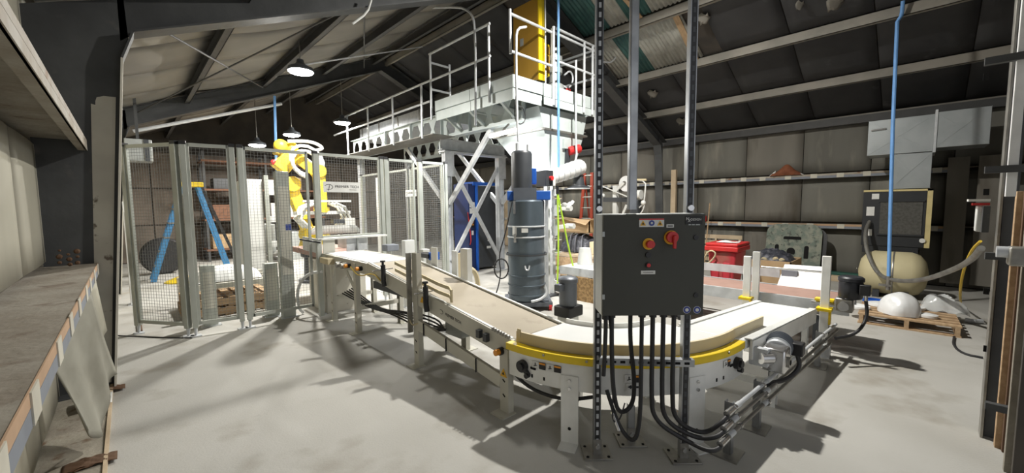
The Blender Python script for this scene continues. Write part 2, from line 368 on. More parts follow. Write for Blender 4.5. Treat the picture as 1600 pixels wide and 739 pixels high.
# ---- portal frames: tapered columns and rafters
def portal(Y, label, t=.012, fw=.2):
    p = thing('portal_frame', label, 'frame', (4.9, Y, 0), group='steel portal frames')
    for s in (0, 1):
        mx = (lambda x: x) if s == 0 else (lambda x: 9.8 - max(x, -.19) if x < -.19 else 9.8 - x)
        nm = 'column'
        def V(x, z): return Vector((mx(x), Y, z))
        B().prism([V(-.49, 0), V(-.16, 0), V(.05, 2.74), V(.10, 2.92), V(.09, 3.25), V(-.49, 3.02)], (0, t, 0)).o('column_web', 'steel_dk', p)
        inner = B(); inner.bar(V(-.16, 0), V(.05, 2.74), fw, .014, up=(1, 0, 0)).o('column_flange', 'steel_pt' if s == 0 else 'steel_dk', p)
        B().bar(V(.05, 2.74), V(.13, 2.97), fw, .014, up=(1, 0, 1)).o('haunch_plate', 'steel_dk', p)
        B().prism([V(.05, 2.9), V(.13, 2.97), V(4.9, 4.98), V(4.9, 5.30), V(.05, 3.26)], (0, t, 0)).o('rafter_web', 'steel_dk', p)
        B().bar(V(.13, 2.97), V(4.9, 4.98), fw, .014).o('rafter_flange', 'steel_dk' if s == 0 else 'purlin_d', p)
        B().bar(V(-.4, 3.07), V(4.9, 5.3), fw, .012).o('top_flange', 'steel_dk', p)
        B().bx(mx(-.35) - .14, mx(-.35) + .14, Y - .13, Y + .13, 0, .02).o('base_plate', 'steel_dk', p)
    return p
pf = portal(4.72, 'dark steel portal frame nearest the camera, its left column partly painted cream')
# cream paint on the web of the near left column, with a ragged top edge
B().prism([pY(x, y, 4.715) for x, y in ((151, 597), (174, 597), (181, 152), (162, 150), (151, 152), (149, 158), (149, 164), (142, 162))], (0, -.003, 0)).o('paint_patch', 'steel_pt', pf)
portal(9.9, 'dark steel portal frame further back, above the robot cell')
# ---- door jamb at the right edge of the picture
dj = struct('door_1')
def vpost(x0, x1, yref, X, th, z0, z1, nm, m):
    a, b_ = pX(x1, yref, X).y, pX(x0, yref, X).y
    return B().bx(X, X + th, a, b_, z0, z1).o(nm, m, dj, bev=.002)
vpost(1531, 1536, 680, 3.80, .10, 0, 4.3, 'jamb_angle', 'dull'); ch_ = vpost(1536.5, 1559, 678, 3.84, .06, 0, 4.3, 'jamb_channel', 'steel_dk')
vpost(1557, 1568, 660, 3.70, .05, 0, 1.55, 'stud', 'wood'); vpost(1569, 1573, 660, 3.66, .05, 0, 1.55, 'stud', 'debris')
vpost(1580, 1597, 200, 3.62, .04, 1.52, 3.6, 'insulation_strip', 'sheet_w'); vpost(1572, 1600, 690, 3.40, .04, 0, 4.3, 'door_post', 'girt'); vpost(1586, 1660, 690, 3.30, .04, 0, 4.3, 'door_leaf', 'backing')
for y in (635, 400, 265, 95): q = pX(1555, y, 3.63); B().bx(3.60, 3.64, q.y - .16, q.y + .04, q.z - .02, q.z + .02).o('bracket', 'steel_dk', dj)
for y in (300, 455, 545, 120): q = pX(1541, y, 3.835); B().bx(3.832, 3.84, q.y - .012, q.y + .012, q.z - .02, q.z + .02).o('clip', 'slot_dk', dj)
q = pX(1588, 400, 3.36); B().bx(3.30, 3.40, q.y - .2, q.y + .03, q.z - .05, q.z + .05).o('latch', 'dull', dj, bev=.01); B().cyl((3.34, q.y + .02, q.z + .02), (3.34, q.y + .07, q.z + .02), .03).o('latch_bolt', 'galv', dj)
# ================================================================ LAMPS
def high_bay(loc, wts, label, m='lens', hang=None, r=.2):
    L = thing('high_bay_lamp', label, 'lamp', loc, group='round high bay lamps')
    b = B().lathe((0, 0, 0), [(r * .96, 0), (r, .02), (r * .92, .06), (r * .5, .10), (.06, .14), (.05, .19)], 24).o('housing', 'dkgrey', L, True)
    B().lathe((0, 0, -.014), [(.03, -.035), (r * .5, -.026), (r * .85, -.006), (r * .95, .013)], 24).o('lens', m, L, True)
    top = zr(loc[0]) - loc[2]
    B().cyl((0, 0, .19), (0, 0, max(.22, top)), .008, 8).o('hanger', 'dull', L, True)
    ld = bpy.data.lights.new('lamp_light', 'AREA'); ld.shape = 'DISK'; ld.size = r * .8; ld.energy = wts
    ld.color = (1.0, .97, .90) if m == 'lens' else (1, .8, .55)
    lo = bpy.data.objects.new('lamp_light', ld); COL.objects.link(lo); lo.parent = L; lo.location = (0, 0, -.06)
    return L
lab = ['round high bay lamp under the roof ridge above the curved conveyor', 'large bright round high bay lamp above the left fence panels',
       'round high bay lamp beside the walkway rail behind the robot', 'small round high bay lamp just above the yellow robot arm',
       'faintest small round lamp left of the robot above the fence', 'round high bay lamp over the far right bay behind the hopper']
LAMPS[2] = (tuple(pY(535, 192, 10.3)), LAMPS[2][1]); LAMPS[3] = (tuple(pY(456, 211, 11.0)), LAMPS[3][1]); LAMPS[4] = (tuple(pY(402, 227, 11.8)), LAMPS[4][1])
LAMPS[1] = (tuple(pY(470, 112, 7.2)), LAMPS[1][1])
for (loc, wt), l in zip(LAMPS, lab): high_bay(loc, wt, l)
tl = thing('tube_lamp', 'glowing tube lamp under the mezzanine beam', 'lamp', pX(785, 208, 4.5))
a, b_ = pX(766, 213, 4.5), pX(806, 203, 4.5)
B().bar(a, b_, .06, .02, oh=.035).o('tube_housing', 'white', tl)
B().cyl(a, b_, .028, 10).o('tube', 'lens', tl)
ld = bpy.data.lights.new('tube_light', 'AREA'); ld.shape = 'RECTANGLE'; ld.size = .05; ld.size_y = (a - b_).length; ld.energy = TUBE_W
lo = bpy.data.objects.new('tube_light', ld); COL.objects.link(lo); lo.parent = tl; lo.location = (0, 0, -.05); B().bar((a + b_) / 2 + Vector((0, 0, .04)), Vector((4.64, ((a + b_) / 2).y, 2.84)), .04, .02).o('mount_arm', 'dull', tl)
wl_ = thing('wall_lamp', 'small warm orange lamp glowing on the far wall', 'lamp', pY(383, 312, 12.6))
B().ball((0, 0, 0), .05).o('bulb', 'bulb_o', wl_, True); B().bx(-.03, .03, .04, .12, -.03, .03).o('socket', 'dkgrey', wl_, True)
B().bar((0, .1, 0), (0, YF - .03 - wl_.location.y, .0), .02, .02).o('bracket', 'dkgrey', wl_, True)
ld = bpy.data.lights.new('bulb_light', 'POINT'); ld.energy = 14; ld.color = (1, .6, .25); ld.shadow_soft_size = .05
lo = bpy.data.objects.new('bulb_light', ld); COL.objects.link(lo); lo.parent = wl_; lo.location = (0, -.07, 0)
# roof conduits
def pipe(name, label, cat, pts, r, m, smooth=0, n=8, **k):
    return B().tube(pts, r, n, smooth).o(name, m, label=label, category=cat, **k)
pipe('conduit', 'thin pale conduit running up the left roof slope towards the big round lamp', 'pipe', [pY(470, 102, 7.2), pY(560, 88, 7.3), pY(660, 73, 7.4)], .012, 'galv')
pipe('conduit', 'pale conduit arching over and dropping to the mezzanine platform', 'pipe', [pX(575, 20, 4.15), pX(712, 9, 4.15), pX(736, 18, 4.15), pX(743, 42, 4.15), pX(743, 196, 4.15)], .018, 'galv', 2)
pipe('broken_cord', 'short bent pale cord hanging from the rafter at the top of the picture', 'cord', [pY(580, 0, 4.6), pY(574, 20, 4.6), pY(551, 37, 4.6)], .013, 'white', 1)
pipe('roof_tube', 'long pale tube hung below the second rafter at the left', 'pipe', [pY(208, 205, 9.5), pY(440, 162, 9.5)], .03, 'galv')
pipe('air_pipe', 'blue vertical air pipe standing behind the left fence beside the robot', 'pipe', [pY(429, 150, 9.2), pY(432, 270, 9.2), Vector((pY(432, 270, 9.2).x, 9.2, 0))], .024, 'pipe_b')
# ================================================================ SAFETY FENCE
FH = 2.25
def fence_panel(p, q, label, z0=.13, z1=FH, posts=(1, 1), pitch=.037, foot=True, cat='fence'):
    p, q = Vector((p[0], p[1], 0)), Vector((q[0], q[1], 0)); d = (q - p).normalized(); L = (q - p).length
    t = thing('safety_fence_panel', label, cat, (p + q) / 2, group='wire mesh safety fence panels')
    for k, e, s in ((0, p, 1), (1, q, -1)):
        if posts[k]:
            c = e + d * (.03 * s)
            b = B().bar(c + Vector((0, 0, .1 if foot else 0)), c + Vector((0, 0, FH)), .055, .055, up=d); b.o('post', 'fence_p', t, bev=.003)
            B().bar(c + Vector((0, 0, FH - .02)), c + Vector((0, 0, FH + .02)), .062, .062, up=d).o('post_cap', 'black', t)
            if foot:
                f = B(); f.cyl(c, c + Vector((0, 0, .1)), .012, 8, .02); f.bx(c.x - .05, c.x + .05, c.y - .05, c.y + .05, 0, .01); f.o('foot', 'galv', t)
    a, e = p + d * .07, q - d * .07
    for nm, z in (('top_rail', z1 - .02), ('bottom_rail', z0 + .02)):
        B().bar(a + Vector((0, 0, z)), e + Vector((0, 0, z)), .03, .04).o(nm, 'fence_p', t)
    for nm, c in (('side_rail', a), ('side_rail', e)):
        B().bar(c + Vector((0, 0, z0)), c + Vector((0, 0, z1)), .03, .03, up=d).o(nm, 'fence_p', t)
    w = B(); n = max(2, int((e - a).length / pitch)); mz = int((z1 - z0 - .04) / pitch)
    for i in range(1, n):
        c = a + (e - a) * (i / n); w.bar(c + Vector((0, 0, z0 + .03)), c + Vector((0, 0, z1 - .03)), .0024, .0024, up=d)
    for j in range(1, mz):
        z = Vector((0, 0, z0 + .02 + (z1 - z0 - .04) * j / mz)); w.bar(a + z, e + z, .0026, .0026)
    w.o('wire_mesh', 'wire', t, kind='stuff')
    return t
f0, f1, f2, f3, f4, f5, f6 = (0, 6.56), (.47, 5.9), (1.0, 5.82), (1.86, 5.82), (2.9, 5.85), (3.5, 5.85), (4.08, 5.85)
fence_panel(f0, (f1[0] - .02, f1[1] + .01), 'angled wire mesh fence panel at the far left beside the cream column')
fence_panel(f1, (f2[0] - .02, f2[1]), 'narrow wire mesh fence panel in front of the blue stepladder')
fence_panel(f2, (f3[0] - .01, f3[1]), 'wire mesh fence panel in front of the pallet machine, left of the conveyor', posts=(1, 0))
p4 = fence_panel(f3, (f4[0] - .01, f4[1]), 'short wire mesh fence panel with name plate above the conveyor opening', z0=1.06)
fence_panel(f4, (f5[0] - .01, f5[1]), 'wire mesh fence panel just right of the conveyor opening', posts=(1, 0))
fence_panel(f5, f6, 'rightmost front wire mesh fence panel beside the steel leg')
fence_panel((4.08, 5.95), (4.08, 7.1), 'side wire mesh fence panel nearest the front corner, right side of cell', posts=(0, 1))
p8 = fence_panel((4.08, 7.13), (4.08, 8.3), 'side wire mesh fence panel with a small name plate, right side of cell', posts=(0, 1))
fence_panel((4.08, 8.33), (4.08, 9.4), 'farthest side wire mesh fence panel, right side of cell', posts=(0, 1))
def nameplate(parent, c, x, w, h):
    up = (0, 0, 1); x = Vector(x); n = x.cross(Vector(up))
    plate(parent, 'name_plate', 'paper', c, x, up, w, h, .004)
    c = Vector(c) + n * .0055
    text('PREMIER TECH', h * .36, c + x * w * .13 + Vector((0, 0, h * .04)), x, up, 'ink', parent)
    plate(parent, 'print_line', 'dull', c + x * w * .28 - Vector((0, 0, h * .25)), x, up, w * .2, h * .05, .0006)
    ring = []
    for k in range(15):
        g = -2.2 + 5.0 * k / 14; ring.append(c - x * w * .36 + x * (h * .30 * math.cos(g)) * (1.25) + Vector((0, 0, h * .24 * math.sin(g))))
    B().tube(ring, h * .022, 5).o('logo_swirl', 'ink', parent)
    B().bar(c - x * w * .37 - Vector((0, 0, h * .34)), c - x * w * .34 + Vector((0, 0, h * .16)), h * .03, h * .04).o('logo_stem', 'ink', parent)
a, b_ = pY(505, 292, 5.78), pY(563, 293, 5.78)
nameplate(p4, (a + b_) / 2, (1, 0, 0), (b_ - a).length, .145)
a = pX(642, 302, 4.05); nameplate(p8, a, (0, -1, 0), .42, .125)

# ================================================================ ROBOT CELL
rb = thing('palletizing_robot', 'yellow palletizing robot arm with white cables inside the fenced cell', 'robot', (2.75, 8.6, 0))
RX, RY = 2.75, 8.6
B().lathe((RX, RY, 0), [(.36, 0), (.36, .05), (.26, .06), (.24, .5), (.30, .52), (.30, .6)], 24).o('pedestal', 'dkgrey', rb)
B().lathe((RX, RY, .6), [(.32, 0), (.33, .1), (.28, .3), (.2, .42)], 24).o('turret', 'robot', rb)
q = B(); q.bar((RX - .1, RY, .85), (RX - .42, RY + .05, 1.95), .24, .2, up=(1, 0, 0)); q.cyl((RX - .1, RY - .2, .95), (RX - .1, RY + .2, .95), .18, 20); q.cyl((RX - .42, RY - .16, 1.95), (RX - .42, RY + .2, 1.95), .15, 20)
q.o('lower_arm', 'robot', rb, bev=.02)
q = B(); q.bar((RX - .62, RY, 2.22), (RX - .30, RY, 2.60), .3, .28, up=(0, 1, 0)); q.bar((RX - .66, RY, 2.62), (RX - .18, RY, 2.50), .26, .2); q.ball((RX - .58, RY - .1, 2.66), .13); q.ball((RX - .40, RY - .1, 2.64), .12)
q.o('shoulder', 'robot', rb, bev=.02)
q = B(); q.bar((RX - .34, RY - .1, 2.5), (RX + .02, RY - .3, 2.15), .2, .2); q.bar((RX + .0, RY - .3, 2.28), (RX + .03, RY - .3, 1.62), .2, .17, up=(0, 1, 0)); q.cyl((RX, RY - .42, 2.2), (RX, RY - .18, 2.2), .13, 18)
q.o('upper_arm', 'robot', rb, bev=.02)
q = B(); q.bar((RX + .03, RY - .3, 1.66), (RX + .03, RY - .3, 1.45), .16, .16, up=(0, 1, 0)); q.cyl((RX + .03, RY - .3, 1.5), (RX + .03, RY - .3, 1.4), .14, 18); q.o('wrist', 'robot', rb)
gp = B(); gp.bx(RX - .45, RX + .55, RY - .42, RY - .18, 1.36, 1.42); gp.bx(RX - .4, RX + .5, RY - .62, RY - .58, 1.6, 1.64); gp.o('gripper_plate', 'white', rb)
for s in (-1, 1):
    for k in range(3):
        y = RY - .5 + .2 * k
        B().tube([(RX + .05 + s * .18, y, 1.58), (RX + .05 + s * .36, y, 1.5), (RX + .05 + s * .46, y, 1.28), (RX + .05 + s * .30, y, 1.10)], .028, 8).o('gripper_finger', 'white', rb)
B().bx(RX + .12, RX + .5, RY - .66, RY - .5, 1.18, 1.26).o('gripper_pad', 'dkgrey', rb)
B().bx(RX + .34, RX + .52, RY - .72, RY - .66, 1.08, 1.28).o('gripper_box', 'paper', rb)
for r, dz, rr in ((.24, 0, .035), (.27, .07, .028)):
    B().tube([(RX - .20 + r * 1.1 * math.cos(g), RY - .34 - .05 * math.sin(g), 2.32 + dz + r * math.sin(g) - .25 * r * math.cos(g)) for g in [i * .45 - .7 for i in range(13)]], rr, 10).o('cable_loop', 'sheet_w', rb)
B().tube([(RX - .5, RY - .25, 2.74), (RX - .1, RY - .3, 2.78), (RX + .15, RY - .3, 2.66), (RX - .05, RY - .3, 2.6)], .03, 8, 2).o('cable_loop', 'sheet_w', rb)
B().ball((RX - .72, RY - .1, 2.35), .05).o('status_lamp', 'red', rb)

pd = thing('pallet_dispenser', 'tall white pallet dispenser cabinet behind the left fence', 'machine', (1.72, 7.6, 0))
a, b_ = pY(386, 287, 7.5).x, pY(444, 287, 7.5).x
B().bx(a, a + .22, 7.5, 8.5, .05, 1.98).o('side_cabinet', 'white', pd, bev=.006)
B().bx(a + .24, a + .30, 7.44, 7.5, 0, 2.05).o('post', 'fence_p', pd)
B().bx(a + .3, b_, 7.5, 7.56, 1.72, 1.98).o('top_panel', 'white', pd)
for z in (1.25, .82): B().bx(a + .3, b_, 7.48, 7.54, z, z + .10).o('cross_panel', 'white', pd)
B().bx(b_ - .04, b_, 7.44, 7.52, .0, 1.9).o('rail_post', 'cordy', pd)
for z in (.55, .66): B().bx(a + .3, b_, 7.5, 8.4, z, z + .04).o('fork_shelf', 'dull', pd)
B().bx(a + .32, b_ - .06, 7.9, 8.4, .7, 1.2).o('inner_panel', 'boxside', pd)
B().bx(a - .08, a - .04, 7.5, 7.54, .05, 1.9).o('cable_tray', 'wood_p', pd)

pd.location.y += .33; pd.location.x += .06
def sensor_post(x, yb, w, z1, label, Y=6.05, m='fence_p', name='sensor_post'):
    q = pY(x, yb, Y)
    t = thing(name, label, 'post', (q.x, Y, 0))
    B().bx(q.x - w / 2, q.x + w / 2, Y - .06, Y + .06, 0, z1).o('housing', m, t, bev=.006)
    B().bx(q.x - w / 2 - .03, q.x + w / 2 + .03, Y - .09, Y + .09, 0, .012).o('foot_plate', 'galv', t)
    B().bx(q.x - w / 2 + .02, q.x + w / 2 - .02, Y - .066, Y - .06, z1 * .3, z1 * .9).o('lens_strip', 'conv', t)
    return t
sensor_post(329, 500, .15, .78, 'short grey sensor post behind the narrow fence panel', 6.3)
sensor_post(405, 470, .14, .62, 'short grey sensor post behind the white bag on the pallet rail', 7.95)
sensor_post(426, 490, .16, .74, 'short wide grey sensor post left of the tall one', 6.24)
tp = sensor_post(451, 490, .16, 1.98, 'tall grey sensor post with blue sticker beside the fence panel', 6.02)
plate(tp, 'sticker', 'signblue', (pY(451, 355, 5.95).x, 5.955, pY(451, 355, 5.95).z), (1, 0, 0), (0, 0, 1), .07, .08)
lc = sensor_post(598, 385, .12, 2.0, 'tall white light curtain column right of the conveyor opening', 6.6, 'white', 'light_curtain')
plate(lc, 'sticker', 'signblue', (pY(601, 345, 6.53).x, 6.535, pY(601, 345, 6.53).z), (1, 0, 0), (0, 0, 1), .04, .18)
l2 = sensor_post(209, 450, .10, 1.62, 'tall white light curtain column behind the angled left fence panel', 8.6, 'white', 'light_curtain')

# pallets standing inside the cell
def pallet(label, loc, L=1.1, W=.9, rz=0., m='wood', n=7, group='wooden pallets'):
    t = thing('pallet', label, 'pallet', loc, rz, group)
    for y in (-W / 2 + .03, 0, W / 2 - .03): B().bx(-L / 2, L / 2, y - .02, y + .02, .018, .108).o('stringer', m, t, True)
    d0 = None
    for k in range(n):
        x = -L / 2 + (L - .09) * k / (n - 1)
        if d0 is None: d0 = B().bx(x, x + .09, -W / 2, W / 2, .108, .126).o('deck_board', m, t, True)
        else: inst(d0, (x + L / 2 + random.uniform(-.008, .008), 0, 0))
    for k in range(3):
        x = -L / 2 + (L - .09) * k / 2; B().bx(x, x + .09, -W / 2, W / 2, 0, .018).o('bottom_board', m, t, True)
    return t
q = pY(350, 455, 7.1)
pallet('lower wooden pallet of the pair behind the fence below the white bag', (q.x, 7.2, .0), 1.0, .9)
pallet('upper wooden pallet of the pair behind the fence below the white bag', (q.x + .03, 7.2, .13), 1.0, .9, .02)
rl = thing('pallet_rail', 'grey steel pallet rail standing over the pallets behind the fence', 'rail', (q.x, 6.75, 0))
B().bx(q.x - .48, q.x + .62, 6.67, 6.73, .40, .47).o('rail', 'conv', rl)
B().bx(q.x - .48, q.x + .62, 7.67, 7.73, .40, .47).o('rail', 'conv', rl)
for x in (q.x - .44, q.x + .58):
    for y in (6.70, 7.70): B().bx(x - .04, x + .04, y - .03, y + .03, 0, .40).o('leg', 'conv', rl)
for y in (6.9, 7.15, 7.45): B().bar((q.x - .46, y, .44), (q.x + .6, y, .44), .04, .03).o('slat', 'conv', rl)
bg = B().grid(lambda u, v: (q.x - .32 + .75 * u + .02 * math.sin(9 * v), 6.8 + .5 * v, .475 + .21 * (math.sin(math.pi * u) ** .35) * (math.sin(math.pi * v) ** .35)), 16, 12)
bg.grid(lambda u, v: (q.x - .32 + .75 * u, 6.8 + .5 * v, .472), 1, 1)
bg.o('filled_bag', 'sheet_w', label='white filled bag lying on the grey pallet rail behind the fence', category='bag')

# blue stepladder
top = pY(296, 288, 11.2); LX, LZ = top.x, top.z
fl_, fr_ = pz(262, 443), pz(352, 416)
fr_ = Vector((LX + .85, 11.2, 0)); fl_ = Vector((LX - .72, 10.9, 0))
ld_ = thing('stepladder', 'blue fibreglass stepladder with a yellow top behind the left fence', 'ladder', (LX, 11.2, 0))
B().bx(LX - .22, LX + .22, 11.0, 11.4, LZ - .06, LZ + .04).o('top_cap', 'yellow', ld_, bev=.01)
for y in (10.95, 11.45):
    B().bar((LX - .72, y - .06, 0), (LX - .12, 11.2 + (y - 11.2) * .6, LZ), .04, .09, up=(1, 0, 0)).o('side_rail', 'ladder_b', ld_)
    B().bar((LX + .62, y, 0), (LX + .12, 11.2 + (y - 11.2) * .6, LZ), .04, .07, up=(1, 0, 0)).o('rear_rail', 'ladder_b', ld_)
for k in range(6):
    z = .3 + k * .3; x = LX - .72 + .6 * z / LZ
    B().bx(x - .05, x + .05, 10.93, 11.45, z - .015, z + .015).o('step', 'dull', ld_)
B().bar((LX + .9, 11.5, 0), (LX + .2, 11.3, LZ), .04, .06, up=(1, 0, 0)).o('back_brace', 'black', ld_)
# clutter against the far wall, seen through the mesh
B().lathe((.55, 12.2, .42), [(.2, -.12), (.38, -.12), (.42, -.06), (.42, .06), (.38, .12), (.2, .12)], 24, (0, 1, 0)).o('tire', 'rubber', label='black round tire standing in the dark behind the left fence', category='tire')
B().lathe((.75, 10.55, 0), [(.30, 0), (.30, .02), (.12, .10), (.06, .12)], 20).o('warning_cone_base', 'yellow', label='low yellow dome on the floor beside the stepladder foot', category='marker')
sh = thing('storage_rack', 'dark storage rack with brown cartons against the far wall', 'rack', (2.9, 14.2, 0))
for x in (1.6, 3.1, 4.7):
    for y in (13.9, 14.6): B().bx(x - .03, x + .03, y - .03, y + .03, 0, 3.1).o('upright', 'steel_dk', sh)
for z in (.35, 1.2, 2.05, 2.85): B().bx(1.55, 4.75, 13.85, 14.65, z - .05, z).o('shelf', 'brick_far', sh)
for i, (x, z, w, h, m) in enumerate(((1.0, .35, .5, .4, 'card'), (1.7, .35, .55, .5, 'brick_far'), (2.6, .35, .6, .45, 'dkgrey'), (3.3, .35, .5, .4, 'card'), (1.05, 1.2, .6, .4, 'brick_far'), (1.8, 1.2, .4, .5, 'wood'), (2.5, 1.2, .7, .45, 'paper'), (3.35, 1.2, .5, .5, 'brick_far'), (1.1, 2.05, .5, .3, 'dkgrey'), (2.6, 2.05, .35, .35, 'card'), (3.05, 2.05, .35, .4, 'wood'))):
    B().bx(x + .7, x + .7 + w, 13.95, 14.5, z + .001, z + h).o('storage_carton', m, bev=.01, label=['cardboard carton low at the left end of the far rack', 'rust brown carton low on the far rack, second from left', 'dark grey tub low in the middle of the far rack', 'cardboard carton low at the right end of the far rack', 'rust brown carton on the second shelf, left end of far rack', 'narrow wooden box on the second shelf of the far rack', 'pale wide carton on the second shelf of the far rack', 'rust brown carton on the second shelf, right end of far rack', 'dark flat tub high on the left of the far rack', 'small cardboard carton on the third shelf of the far rack', 'small wooden box on the third shelf beside the small carton'][i], category='carton', group='cartons on the far rack')
B().bx(3.1, 3.6, 12.5, 13.1, 0, .8).o('grey_cabinet', 'boxside', label='low grey cabinet behind the robot', category='cabinet', bev=.01)
# ================================================================ INCLINED CONVEYOR
IX0, IX1 = 1.90, 2.46
ic = thing('inclined_conveyor', 'long inclined tan belt conveyor rising to the robot cell', 'conveyor', (2.18, 3.6, 0))
YA, YM, YE = 1.98, 4.28, 5.72; ZA, ZM = .545, .87
def zi(y): return ZA + (ZM - ZA) * (y - YA) / (YM - YA) if y < YM else ZM
B().hexa([(IX0 + .03, YA, ZA - .07), (IX1 - .03, YA, ZA - .07), (IX1 - .03, YM - .03, ZM - .07), (IX0 + .03, YM - .03, ZM - .07), (IX0 + .03, YA, ZA), (IX1 - .03, YA, ZA), (IX1 - .03, YM - .03, ZM), (IX0 + .03, YM - .03, ZM)]).o('incline_belt', 'belt_t', ic, bev=.012)
B().bx(IX0 + .03, IX1 - .03, YM + .02, YE, ZM - .07, ZM + .003).o('level_belt', 'belt_w', ic, bev=.012)
for X, s in ((IX0, -1), (IX1, 1)):
    B().bar((X, YA - .02, ZA - .065), (X, YM, ZM - .065), .03, .15, up=(0, 0, 1)).o('side_rail', 'conv', ic, bev=.004)
    B().bar((X, YM, ZM - .065), (X, YE, ZM - .065), .03, .13).o('level_side_rail', 'conv', ic, bev=.004)
    B().bar((X - s * .012, YA, ZA + .012), (X - s * .012, YM, ZM + .012), .022, .012).o('edge_strip', 'white', ic)
for y in (YA + .02, YM - .04): B().cyl((IX0, y, zi(y) - .04), (IX1, y, zi(y) - .04), .034, 14).o('roller', 'dull', ic)
for y in (YM + .05, YE - .03): B().cyl((IX0, y, ZM - .04), (IX1, y, ZM - .04), .034, 14).o('roller', 'chrome', ic)
# legs: pixel columns 527, 566, 636, 783
legs = ((5.38, .07), (4.62, .07), (3.25, .08), (2.04, .085))
for i, (y, w) in enumerate(legs):
    for X, s in ((IX0 - .02, -1), (IX1 + .02, 1)):
        zt = zi(y) - (.03 if i < 3 else .08)
        if i == 2 and s < 0: zt = 1.07
        lg = B(); lg.bar((X, y, 0), (X, y, zt), w, .006, up=(1, 0, 0), oh=-s * .0); lg.bar((X, y - w / 2, 0), (X, y - w / 2, zt), .006, .05, up=(1, 0, 0), oh=-s * .025); lg.bar((X, y + w / 2, 0), (X, y + w / 2, zt), .006, .05, up=(1, 0, 0), oh=-s * .025)
        l_ = lg.o('leg', 'conv', ic)
        B().bx(X - .05 - .03 * (s < 0), X + .05 + .03 * (s > 0), y - w / 2 - .03, y + w / 2 + .02, 0, .008).o('foot_plate', 'conv', ic)
        for z in (.13, .24): B().bar((X + s * .003, y - .012, z - .008), (X + s * .003, y + .012, z + .008), .003, .012, up=(0, 0, 1)).o('slot', 'slot_dk', l_)
    B().bar((IX0, y, .3), (IX1, y, .3), .05, .05).o('cross_member', 'conv', ic)
for X in (IX0 - .01, IX1 + .01):
    B().bar((X, 3.21, .40), (X, 2.08, .225), .03, .10).o('brace_beam', 'conv', ic, bev=.003)
    for y0, z0, y1, z1 in ((4.62, .5, 4.95, .78), (5.38, .58, 5.2, .8)): B().bar((X, y0, z0), (X, y1, z1), .012, .05).o('knee_brace', 'conv', ic)
for y in (2.35, 2.75, 3.1):
    z = .225 + (y - 2.08) * .155; B().bar((IX0 - .03, y, z - .055), (IX0 - .03, y, z + .055), .006, .012, up=(1, 0, 0)).o('cable_tie', 'black', ic)
# flared bag guide on the near edge with clamps
gd = B()
for zz in (.055, .125):
    pts = [(IX0 + .05, 3.75, zi(3.75) + zz), (IX0 + .05, 2.95, zi(2.95) + zz), (IX0 + .07, 2.82, zi(2.82) + zz), (IX0 + .03, 2.74, zi(2.74) + zz)]
    for a, b_ in zip(pts[:-1], pts[1:]): gd.bar(a, b_, .012, .03)
gd.bar((IX0 + .03, 2.74, zi(2.74) + .03), (IX0 + .03, 2.74, zi(2.74) + .14), .02, .014, up=(1, 0, 0))
gd.o('bag_guide', 'cream', ic)
for y in (3.82, 3.02):
    c = B(); z = zi(y); c.tube([(IX0 - .05, y, z + .10), (IX0 - .045, y, z + .03), (IX0 - .055, y - .01, z - .05), (IX0 - .05, y - .02, z - .12)], .024, 10, 1); c.cyl((IX0 - .05, y, z + .10), (IX0 - .05, y, z + .13), .012); c.cyl((IX0 - .05, y, z + .13), (IX0 - .05, y, z + .145), .026)
    c.o('clamp', 'black', ic); B().cyl((IX0 - .16, y, z + .05), (IX0 + .06, y, z + .05), .007, 8).o('clamp_rod', 'chrome', ic)
# sensor post pair
B().bar((IX0 - .055, 3.29, .32), (IX0 - .055, 3.29, 1.07), .012, .05, up=(1, 0, 0)).o('sensor_bracket', 'dull', ic)
B().bx(IX1 + .0, IX1 + .06, 3.2, 3.3, .55, 1.06).o('sensor_bracket', 'conv_w', ic)
for (y, zb, zt) in ((3.86, .75, 1.03), (3.30, .6, 1.05)): B().bx(IX1 + .03, IX1 + .045, y - .06, y + .06, zb, zt).o('reflector_plate', 'white', ic)
# lettering and warning signs on the near rail
n = Vector((-1, 0, 0)); xd = Vector((0, -(YM - YA), -(ZM - ZA))).normalized()
q = Vector((IX0 - .0165, 2.66, zi(2.66) - .07)); text('PREMIER TECH', .034, q, xd, (0, 0, 1), 'ink', ic)
B().tube([q - xd * .17 + Vector((0, 0, .018 * math.sin(g))) + xd * (.025 * math.cos(g)) for g in [-2 + .4 * k for k in range(12)]], .002, 5).o('logo_swirl', 'ink', ic)
for y, z in ((3.13, zi(3.13) - .055), ):
    tri(ic, 'warning_sign', 'warn', (IX0 - .0155, y, z), (0, -1, 0), (0, 0, 1), .07)
tri(ic, 'warning_sign', 'warn', (IX0 - .024, 2.04, .30), (0, -1, 0), (0, 0, 1), .07); tri(ic, 'warning_mark', 'ink', (IX0 - .0265, 2.04, .297), (0, -1, 0), (0, 0, 1), .025)
for y, z in ((2.06, .455), (4.42, .80), (4.75, .80)):
    e = B().cyl((IX0 - .05, y, z), (IX0 - .015, y, z), .028, 16).o('stop_button_body', 'black', ic); B().cyl((IX0 - .085, y, z), (IX0 - .05, y, z), .022, 16).o('stop_button', 'orange', ic)
for k in range(7): B().bx(IX0 - .02, IX0 + .0, YA + .01 + k * .028, YA + .025 + k * .028, zi(YA + k * .028) + .01, zi(YA + k * .028) + .035).o('comb_tooth', 'dull', ic)
for y in (2.22, 2.30): B().bx(IX0 - .05, IX0 - .015, y - .02, y + .02, zi(y) - .09, zi(y) - .03).o('belt_tensioner', 'dkgrey', ic)
B().bar((IX0 - .055, 5.55, .80), (IX0 - .055, 5.25, .80), .08, .07).o('bearing_block', 'cream', ic)
for y in (5.5, 5.0, 4.85): 
    B().cyl((IX0 - .09, y, .79), (IX0 - .02, y, .79), .035, 12).o('pulley', 'dull', ic)
